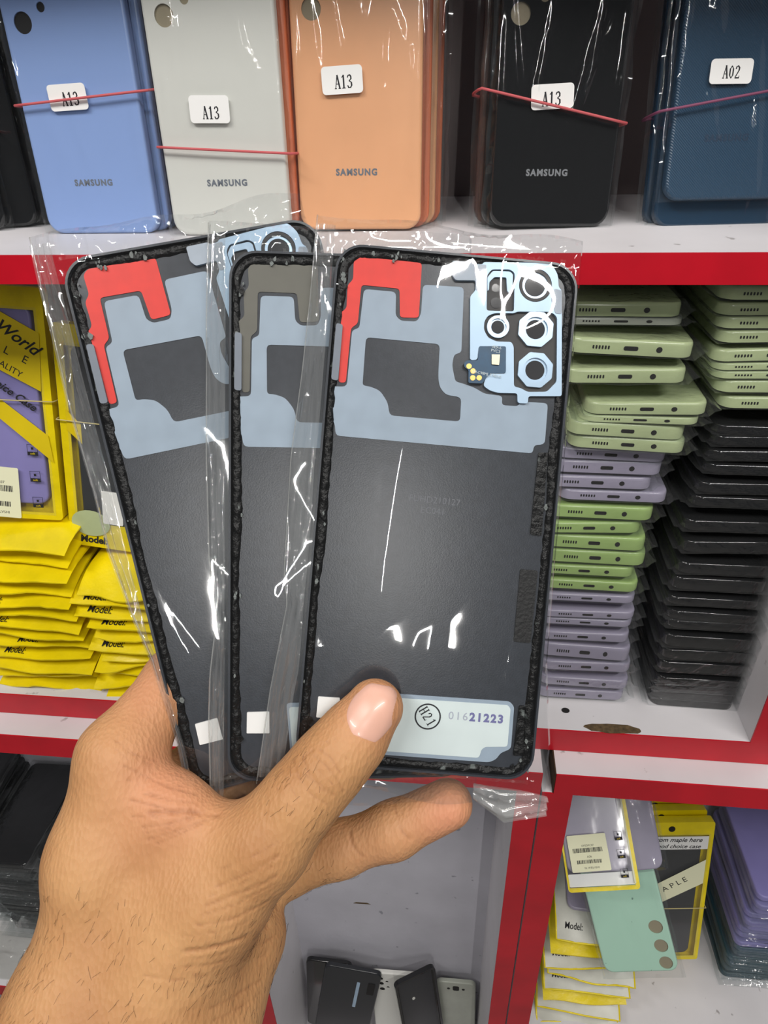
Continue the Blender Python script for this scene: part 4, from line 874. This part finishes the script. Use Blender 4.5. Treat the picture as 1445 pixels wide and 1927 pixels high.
# ------------------------------------------------------------------ the three panels held in the hand
PW, PH = .076, .164
BAGSEED = [301, 302, 303]
LBL = ['dark phone back panel in clear sleeve, frontmost, with red film, camera bracket and white label',
       'dark phone back panel in clear sleeve, middle of the three held, without red film',
       'dark phone back panel in clear sleeve, leftmost of the three held, tilted, with red film']
def film_part(name, m, root, loops, y0, y1, r=.0012):
    return MB().prism([soft(l, r) for l in loops], y0, y1).build(name, m, root)
def held_panel(i):
    t = thing('phone_rear_glass', LBL[i], 'phone panel', group='phone back panels held in the hand', matrix=PANELS[i])
    f = {k: mm(v) for k, v in FEAT.items()}
    g = MB().prism([rrect(PW, PH, .0085, 0, 8)], .0002, .0012)
    # slim curved lip of the glass around the panel
    g.prism([rrect(PW, PH, .0085, 0, 8), rrect(PW, PH, .0085, .0007, 8)], -.0012, .0002)
    g.build('glass_panel', M['glass_in'], t)
    # adhesive border: uneven inner edge
    nz = hash_noise(310 + i)
    N = 260
    def ring(ins, jit, off):
        base = rrect(PW, PH, .0085, ins, 8); L = []
        per = [(Vector(base[k]), Vector(base[(k + 1) % len(base)])) for k in range(len(base))]
        tot = sum((b - a).length for a, b in per)
        for k in range(N):
            s = tot * k / N
            for a, b in per:
                d = (b - a).length
                if s <= d: break
                s -= d
            p = a + (b - a) * (s / d if d else 0)
            c = Vector((0, PH / 2)); q = k / N * 40
            j = jit * (.9 * math.sin(q * .83 + off) + .7 * math.sin(q * 2.1 + 2 * off) * math.sin(q * .31) + .5 * math.sin(q * 11.7 + off * 3) * math.sin(q * 1.1))
            n_ = (b - a).normalized(); n_ = Vector((-n_.y, n_.x))
            L.append((p.x + n_.x * j, p.y + n_.y * j))
        return L
    a, b, c, d = ring(.0007, 0, 1), ring(.0016, .0002, 2 + i), ring(.0030, .0004, 3 + i), ring(.0036, .0004, 3 + i)
    vs = [(x, .0002, z) for x, z in a] + [(x, -.0007 - .0003 * math.sin(k * .9) * math.sin(k * 2.3), z) for k, (x, z) in enumerate(b)] + [(x, -.0005 - .0003 * math.sin(k * 1.7), z) for k, (x, z) in enumerate(c)] + [(x, .0002, z) for x, z in d]
    fs = [(r * N + k, r * N + (k + 1) % N, (r + 1) * N + (k + 1) % N, (r + 1) * N + k) for r in range(3) for k in range(N)]
    MB().add(vs, fs).build('adhesive_border', M['rim'], t, 60)
    rr = random.Random(40 + i)
    def crumbs(name, m, spots, size):
        mb = MB()
        for x, z, n in spots:
            for _ in range(n):
                px, pz, r = x + rr.gauss(0, .0020), z + rr.gauss(0, .0030), size * rr.uniform(.4, 1.3)
                ed = min(PW / 2 - abs(px), pz, PH - pz)
                if ed < .0010 or ed > .0042: continue
                ps = [(px + r * rr.uniform(.5, 1.2) * math.cos(q), pz + 1.7 * r * rr.uniform(.5, 1.2) * math.sin(q)) for q in [k * 1.047 for k in range(6)]]
                mb.prism([ps], -.00075, -.0002)
        return mb.build(name, m, t)
    crumbs('torn_residue', M['residue'], [(-.0345, .1540, 7), (-.027, .1618, 9), (-.018, .1608, 7), (-.006, .1605, 3), (-.0365, .140, 3), (.0365, .012, 5), (.034, .004, 5), (.0365, .086, 4), (-.0368, .03, 6), (-.0368, .06, 5), (-.0368, .085, 4)], .00055)
    crumbs('adhesive_lump', M['rim'], [(.0330, .0065, 9), (.0355, .016, 6), (-.0350, .012, 7), (-.0360, .020, 5), (-.033, .003, 7), (-.034, .150, 3)], .0009)
    film_part('red_film' if i != 1 else 'olive_film', M['red_film'] if i != 1 else M['olive_film'], t, [f['red']], -.00005, .00025, .0011)['label'] = 'red adhesive film' if i != 1 else 'olive grey film'
    film_part('side_film', M['side_film'], t, [f['side']], -.00098, .00025, .0008)
    film_part('grey_film', M['grey_film'], t, [f['film'], f['filmhole']], -.00005, .00025, .0014)['label'] = 'blue-grey adhesive film'
    # camera bracket
    br = film_part('camera_bracket', M['steel'], t, [f['plate'], f['platehole1'], f['platehole2'], circ(*f['holes'][0], .0052, 24)], -.0010, .0001, .0008)
    MB().prism([soft(f['plate'], .0008)], .0001, .00022).build('bracket_recess', M['bracket_dark'], br)
    film_part('foam_tape', M['pad'], br, [f['tab']], -.00115, -.0010, .0006)
    film_part('foam_tape', M['pad'], br, [f['pad']], -.00115, -.0010, .0006)
    film_part('bridge', M['steel'], br, [f['bridge']], -.0008, .0001, .0005)
    H = f['holes']
    for q, (r0, r1, n, ph) in enumerate(((.0050, .0041, 28, 0), (.0035, .0026, 28, 0), (.0055, .0038, 8, math.pi / 8), (.0055, .0038, 8, math.pi / 8), (.0019, .0015, 18, 0), (.0024, .0020, 18, 0))):
        cx, cz = H[q]
        if q < 4:
            outer = circ(cx, cz, r0, n, None, ph) if n == 28 else soft(circ(cx, cz, r0 * 1.06, 8, None, ph), .0004)
            R = MB().prism([outer, circ(cx, cz, r1, 28)], -.0009, .0001).build('lens_ring', M['ring'] if q else M['bracket_dark'], br)
            R2 = MB().prism([circ(cx, cz, r1, 28), circ(cx, cz, r1 * .80, 28)], -.0002, .0001).build('inner_step', M['ring'], R)
        MB().prism([circ(cx, cz, r1 * .84, 26)], -.0001, .00008).build('lens_window', M['lens'], br)
    pc = film_part('circuit_board', M['pcb'], t, [f['pcb']], -.0014, -.0010, .0005)
    film_part('microphone_can', M['chip'], pc, [f['chip']], -.0019, -.0014, .0002)
    for x, z in f['gold']: MB().prism([circ(x, z, .00085, 14)], -.0015, -.0014).build('gold_contact', M['gold'], pc)
    x0, z0 = f['chip'][0]
    text([('PVC3', .0013, x0 + .0012, z0 + .0012, -.12, {}), ('0E9-6', .0013, x0 + .0014, z0 + .0024, -.12, {}), ('SM-C98MJ_E REV0', .0012, x0 - .001, z0 - .0062, -.1, {})]).build('board_print', M['pcb_print'], pc, loc=(0, -.0015, 0))
    film_part('foil_label', M['grey_film'], t, [f['labelouter']], -.00005, .0002, .0012)
    lb = film_part('paper_label', M['label'], t, [f['labelinner']], -.00015, -.00005, .0010)
    sx, sz = f['stamp'][0]
    if i == 0:
        st = MB().prism([circ(sx, sz, .0042, 36), circ(sx, sz, .00375, 36)], -.00005, 0)
        serif_mb(st, 'H21', .0031, sx, sz, -.95, 1.0, 0, .72)
        st.build('round_stamp', M['ink'], lb, loc=(0, -.0002, 0))
        (ax, az), (bx, bz) = f['digits']
        ang = math.atan2(bz - az, bx - ax)
        for k, ch in enumerate('01621223'):
            u = k / 7
            text([(ch, .0036, ax + (bx - ax) * u, az + (bz - az) * u, ang, dict(bold=.00016 if k > 2 else 0.0))]).build('stamped_digit', M['stamp'] if k > 2 else M['stamp_faint'], lb, loc=(0, -.0002, 0))
        (ax, az), (bx, bz) = f['code']
        text([('FUHD210127', .0029, ax, az, -.02, {}), ('EC041', .0029, bx, bz, -.02, {})]).build('embossed_code', M['emboss'], t, loc=(0, .00018, 0))
    film_part('white_code_label', M['sticker'], t, [f['datalabel']], -.0002, .0002, .0003)
    film_part('black_pad', M['black_pad'], t, [f['black']], -.0003, .0002, .0006)['label'] = 'black foam pad'
    film_part('foam_strip', M['rim'], t, [f['foam']], -.0006, .0002, .0004)
    film_part('foam_strip', M['rim'], t, [f['foam2']], -.0006, .0002, .0004)
    # clear sleeve
    left = sorted(mm(BAG_LEFT[i]), key=lambda p: p[1]); right = sorted(mm(BAG_RIGHT), key=lambda p: p[1])
    if i: right = [(x - .002 * i, z) for x, z in right]
    def interp(L, z):
        if z <= L[0][1]: return L[0][0]
        for (x0, z0), (x1, z1) in zip(L[:-1], L[1:]):
            if z <= z1:
                return x0 + (x1 - x0) * ((z - z0) / (z1 - z0 + 1e-9))
        return L[-1][0]
    cr = crumple(500 + i, 16); cr2 = crumple(600 + i, 9); nz = hash_noise(700 + i)
    zb, zt = -.0085, .1725
    nx, ny = 84, 120
    def sheet(side):
        def fn(u, v):
            z = zb + (zt - zb) * v
            xl, xr = interp(left, z), interp(right, z)
            x = xl + (xr - xl) * u
            inside = max(0.0, min(1.0, (x + PW / 2 + .0012) / .0018)) * max(0.0, min(1.0, (PW / 2 + .0012 - x) / .0018)) * max(0.0, min(1.0, (z + .0012) / .0018)) * max(0.0, min(1.0, (PH + .0012 - z) / .0018))
            e = min(1.0, u / .012, (1 - u) / .012, v / .012, (1 - v) / .012)
            if side < 0:
                y = -.0022 * inside + .0006 * (1 - inside)
                fold = .0008 * abs(nz(u * .8, v * .8, 8.5)) + .0010 * max(0, abs(cr2(u, v)) - .3)
                out = 1 - inside
                pleat = out * (.0011 * abs(math.sin((x - xl) * 900 + 2 * math.sin(z * 60 + i))) + .0009 * abs(nz(u * 6, v, 16)))
                y -= .0013 * math.exp(-((x - .0255) ** 2 + (z - .140) ** 2) / .00013) * inside
                y -= (fold * (.6 + .6 * out) + abs(cr(u, v)) * .0008 * out + pleat) * e
            else:
                y = .0019 * inside + .0008 * (1 - inside) + .0006 * abs(nz(u, v, 15)) * e
            zz = z + .0016 * nz(u, 0, 17) * (1 if v > .985 else (1.6 if v < .015 else 0))
            return (x, y, zz)
        return fn
    mb = MB().grid(sheet(-1), nx, ny).grid(sheet(1), nx, ny, True)
    sl = mb.build('clear_sleeve', F['bag_held'], t, 24)
    def strip(u, v):   # the gathered side fold of the sleeve, several layers of film lying together
        z = zb + .004 + (zt - zb - .008) * v
        xl = interp(left, z) + .0004; w = min(.0075, max(.002, (-PW / 2 - .0008) - xl))
        return (xl + w * u, -.0022 - .0011 * abs(math.sin(u * 9 + 1.5 * math.sin(v * 7 + i))) ** .7 - .0009 * abs(nz(u, v * 2.4, 13)), z)
    MB().grid(strip, 18, 110).build('side_fold', F['bag_side'], sl, 30)
    MB().tube([(interp(left, zb + (zt - zb) * k / 60), .0006, zb + (zt - zb) * k / 60) for k in range(61)], .00022, 5).build('sealed_edge', F['bag_fold'], sl, 180)
    if i == 2:
        bx, bz = f['film'][18]
        MB().prism([circ(bx + .0104, bz + .0070, .0009, 12, .0007)], -.00012, 0).build('ink_spot', M['stamp'], t)['label'] = 'small blue ink spot'
    if i == 0:   # torn tail of the sleeve hanging below the lower right corner
        def tail(s):
            def fn(u, v):
                x = .0205 + .0245 * u; w = .0045 + .0065 * (1 - abs(2 * u - .9)) + .002 * u
                return (x, .0030 + s * .0005 + .0016 * abs(math.sin(v * 7 + u * 2)) + .0008 * nz(u, v, 9), -.0040 - .0030 * u - w * v * (1.0 + .15 * nz(u, 1, 8)))
            return fn
        MB().grid(tail(-1), 20, 12).grid(tail(1), 20, 12, True).build('torn_tail', F['bag_fold'], sl, 40)
    return t
for i in range(3): held_panel(i)

# ------------------------------------------------------------------ the hand and forearm
def hand_sdf(P):
    """signed distance (mm) of the hand at points P (N,3): tapered capsules, smoothly joined"""
    def cone(a, b):
        a0 = np.array(a[:3], np.float32); d = np.array(b[:3], np.float32) - a0
        t = np.clip(((P - a0) @ d) / max(float(d @ d), 1e-6), 0, 1)
        q = P - a0 - t[:, None] * d
        return np.sqrt((q * q).sum(1)) - (a[3] + (b[3] - a[3]) * t)
    def smin(x, y, k):
        h = np.clip(.5 + .5 * (y - x) / k, 0, 1)
        return y + (x - y) * h - k * h * (1 - h)
    out = None
    for k, kin, chains in HAND:
        g = None
        for ch in chains:
            for a, b in zip(ch[:-1], ch[1:]):
                s = cone(a, b)
                g = s if g is None else smin(g, s, kin)
        out = g if out is None else smin(out, g, k)
    return out

def surface(h=.65):
    """closed surface of the hand by naive surface nets on a regular grid, in millimetres"""
    lo_ = np.array([-128., -52., -128.]); hi = np.array([26., 46., 40.])
    n = np.ceil((hi - lo_) / h).astype(int)
    ax = [lo_[k] + h * np.arange(n[k]) for k in range(3)]
    vals = np.empty(tuple(n), np.float32)
    X, Yv = np.meshgrid(ax[1], ax[2], indexing='ij')
    for i0, x in enumerate(ax[0]):
        P = np.stack([np.full(X.size, x), X.ravel(), Yv.ravel()], 1).astype(np.float32)
        vals[i0] = hand_sdf(P).reshape(n[1], n[2])
    vals[:, :, 0] = np.maximum(vals[:, :, 0], .5)     # the forearm is closed where it leaves the picture
    ins = vals < 0
    c = np.zeros(tuple(n - 1), np.int32)
    off = [(a, b, d) for a in (0, 1) for b in (0, 1) for d in (0, 1)]
    sl = lambda arr, o: arr[o[0]:o[0] + n[0] - 1, o[1]:o[1] + n[1] - 1, o[2]:o[2] + n[2] - 1]
    for o in off: c += sl(ins, o)
    act = (c > 0) & (c < 8)
    idx = np.argwhere(act)
    vid = -np.ones(tuple(n - 1), np.int64); vid[act] = np.arange(len(idx))
    S = np.zeros((len(idx), 3)); cnt = np.zeros(len(idx))
    for o in off:
        for k in range(3):
            if o[k] == 0:
                o2 = list(o); o2[k] = 1
                a = sl(vals, o)[act]; b = sl(vals, o2)[act]
                m = (a < 0) != (b < 0)
                t = np.where(m, a / np.where(m, a - b, 1), 0)
                p = np.tile(np.array(o, float), (len(idx), 1)); p[:, k] = t
                S[m] += p[m]; cnt[m] += 1
    V = lo_ + h * (idx + S / cnt[:, None])
    quads = []
    for k in range(3):
        a1, a2 = [(1, 2), (2, 0), (0, 1)][k]
        s0 = [slice(0, n[j] - 1) for j in range(3)]
        A = ins[tuple(s0)]; s1 = list(s0); s1[k] = slice(1, n[k]); B = ins[tuple(s1)]
        e = np.argwhere(A != B)
        e = e[(e[:, a1] > 0) & (e[:, a2] > 0)]
        f = A[tuple(e.T)]
        def g(d1, d2):
            q = e.copy(); q[:, a1] -= d1; q[:, a2] -= d2
            return vid[tuple(q.T)]
        Q = np.stack([g(1, 1), g(0, 1), g(0, 0), g(1, 0)], 1)
        Q[~f] = Q[~f][:, ::-1]
        quads.append(Q[(Q >= 0).all(1)])
    return V, np.concatenate(quads)
HV, HQ = surface()
# relax a little, then press in the skin creases
nb = np.concatenate([HQ[:, [0, 1]], HQ[:, [1, 2]], HQ[:, [2, 3]], HQ[:, [3, 0]]])
deg = np.bincount(nb[:, 0], minlength=len(HV)) + np.bincount(nb[:, 1], minlength=len(HV))
for _ in range(4):
    acc = np.zeros_like(HV)
    for k in range(3):
        acc[:, k] = np.bincount(nb[:, 0], HV[nb[:, 1], k], len(HV)) + np.bincount(nb[:, 1], HV[nb[:, 0], k], len(HV))
    HV = HV * .5 + acc / np.maximum(deg, 1)[:, None] * .5
eps = .3
grad = np.stack([hand_sdf((HV + np.eye(3)[k] * eps).astype(np.float32)) - hand_sdf((HV - np.eye(3)[k] * eps).astype(np.float32)) for k in range(3)], 1)
grad /= np.linalg.norm(grad, axis=1)[:, None] + 1e-9
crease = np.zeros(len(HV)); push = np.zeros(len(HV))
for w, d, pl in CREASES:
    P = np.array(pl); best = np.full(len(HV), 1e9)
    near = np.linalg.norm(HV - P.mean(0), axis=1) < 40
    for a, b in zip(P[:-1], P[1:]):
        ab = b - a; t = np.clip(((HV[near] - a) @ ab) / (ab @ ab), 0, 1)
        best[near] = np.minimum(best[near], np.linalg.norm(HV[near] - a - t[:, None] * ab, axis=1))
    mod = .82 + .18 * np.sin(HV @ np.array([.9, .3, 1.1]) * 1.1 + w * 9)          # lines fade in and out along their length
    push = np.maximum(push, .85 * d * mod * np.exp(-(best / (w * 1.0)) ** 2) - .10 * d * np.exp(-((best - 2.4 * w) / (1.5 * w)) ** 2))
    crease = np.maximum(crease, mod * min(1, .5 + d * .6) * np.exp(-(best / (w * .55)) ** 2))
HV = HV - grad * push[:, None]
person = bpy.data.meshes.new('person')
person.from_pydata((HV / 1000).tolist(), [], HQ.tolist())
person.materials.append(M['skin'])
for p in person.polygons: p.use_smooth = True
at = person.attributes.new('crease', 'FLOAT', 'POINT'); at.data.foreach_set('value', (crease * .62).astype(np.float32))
def blob(c, r): return np.exp(-(np.linalg.norm(HV - np.array(c), axis=1) / r) ** 2)
tint = np.clip(.55 * blob((13.6, 3, -15), 13) + .30 * blob((-14, -16, 24), 12) + .40 * blob((-74, -13, -6), 17) + .30 * blob((-86, 4, 20), 15) + .2 * blob((-10, 6, -32), 16), 0, .8)
at = person.attributes.new('tint', 'FLOAT', 'POINT'); at.data.foreach_set('value', tint.astype(np.float32))
person.update()
hand = bpy.data.objects.new('person', person)
COL.objects.link(hand)
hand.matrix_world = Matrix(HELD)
tag(hand, 'left hand and forearm of a person holding three bagged phone panels', 'person')
# thumb nail: a thin curved plate on the thumb
ny, nx = len(NAIL), len(NAIL[0])
nv = np.array(NAIL, float)
gn = np.stack([hand_sdf((nv.reshape(-1, 3) + np.eye(3)[k] * eps).astype(np.float32)) - hand_sdf((nv.reshape(-1, 3) - np.eye(3)[k] * eps).astype(np.float32)) for k in range(3)], 1)
gn /= np.linalg.norm(gn, axis=1)[:, None]
gn = gn.reshape(ny, nx, 3)
top = nv + gn * np.array([[.42 if 0 < j < ny - 1 and 0 < i < nx - 1 else .10 for i in range(nx)] for j in range(ny)])[:, :, None]
bot = nv - gn * .5
mb = MB()
pts = np.concatenate([top.reshape(-1, 3), bot.reshape(-1, 3)]) / 1000
fs = [(j * nx + i, j * nx + i + 1, (j + 1) * nx + i + 1, (j + 1) * nx + i) for j in range(ny - 1) for i in range(nx - 1)]
loop = [i for i in range(nx)] + [j * nx + nx - 1 for j in range(1, ny)] + [(ny - 1) * nx + i for i in range(nx - 2, -1, -1)] + [j * nx for j in range(ny - 2, 0, -1)]
fs += [(loop[k], loop[k] + nx * ny, loop[(k + 1) % len(loop)] + nx * ny, loop[(k + 1) % len(loop)]) for k in range(len(loop))]
mb.add(pts.tolist(), fs)
nl_ = mb.build('thumb_nail', M['nail'], hand, 180)
sub = nl_.modifiers.new('subdivision', 'SUBSURF'); sub.levels = 1; sub.render_levels = 2
# fine dark hairs on the wrist and the back of the thumb
rh = np.random.RandomState(5)
cand = np.where((grad[:, 1] < .25) & (((HV[:, 2] < -35) & (HV[:, 2] > -118)) | ((np.linalg.norm(HV - np.array([-30, -24, -2]), axis=1) < 14))))[0]
hb = MB()
for v in rh.choice(cand, 700, replace=False):
    p = HV[v]; g_ = grad[v]
    d = np.array([.35 + .3 * rh.randn(), 0, .8]) ; d = d - g_ * (d @ g_); d /= np.linalg.norm(d) + 1e-9
    L = rh.uniform(1.5, 4.0)
    pth = [p + g_ * .02, p + g_ * .28 + d * L * .4, p + g_ * .35 + d * L * .75 , p + g_ * .22 + d * L + np.array([.3, 0, .2]) * rh.randn()]
    hb.tube([Vector(q / 1000) for q in pth], .000032, 3)
tag(hb.build('arm_hair', M['hair'], hand, 180), kind='stuff')
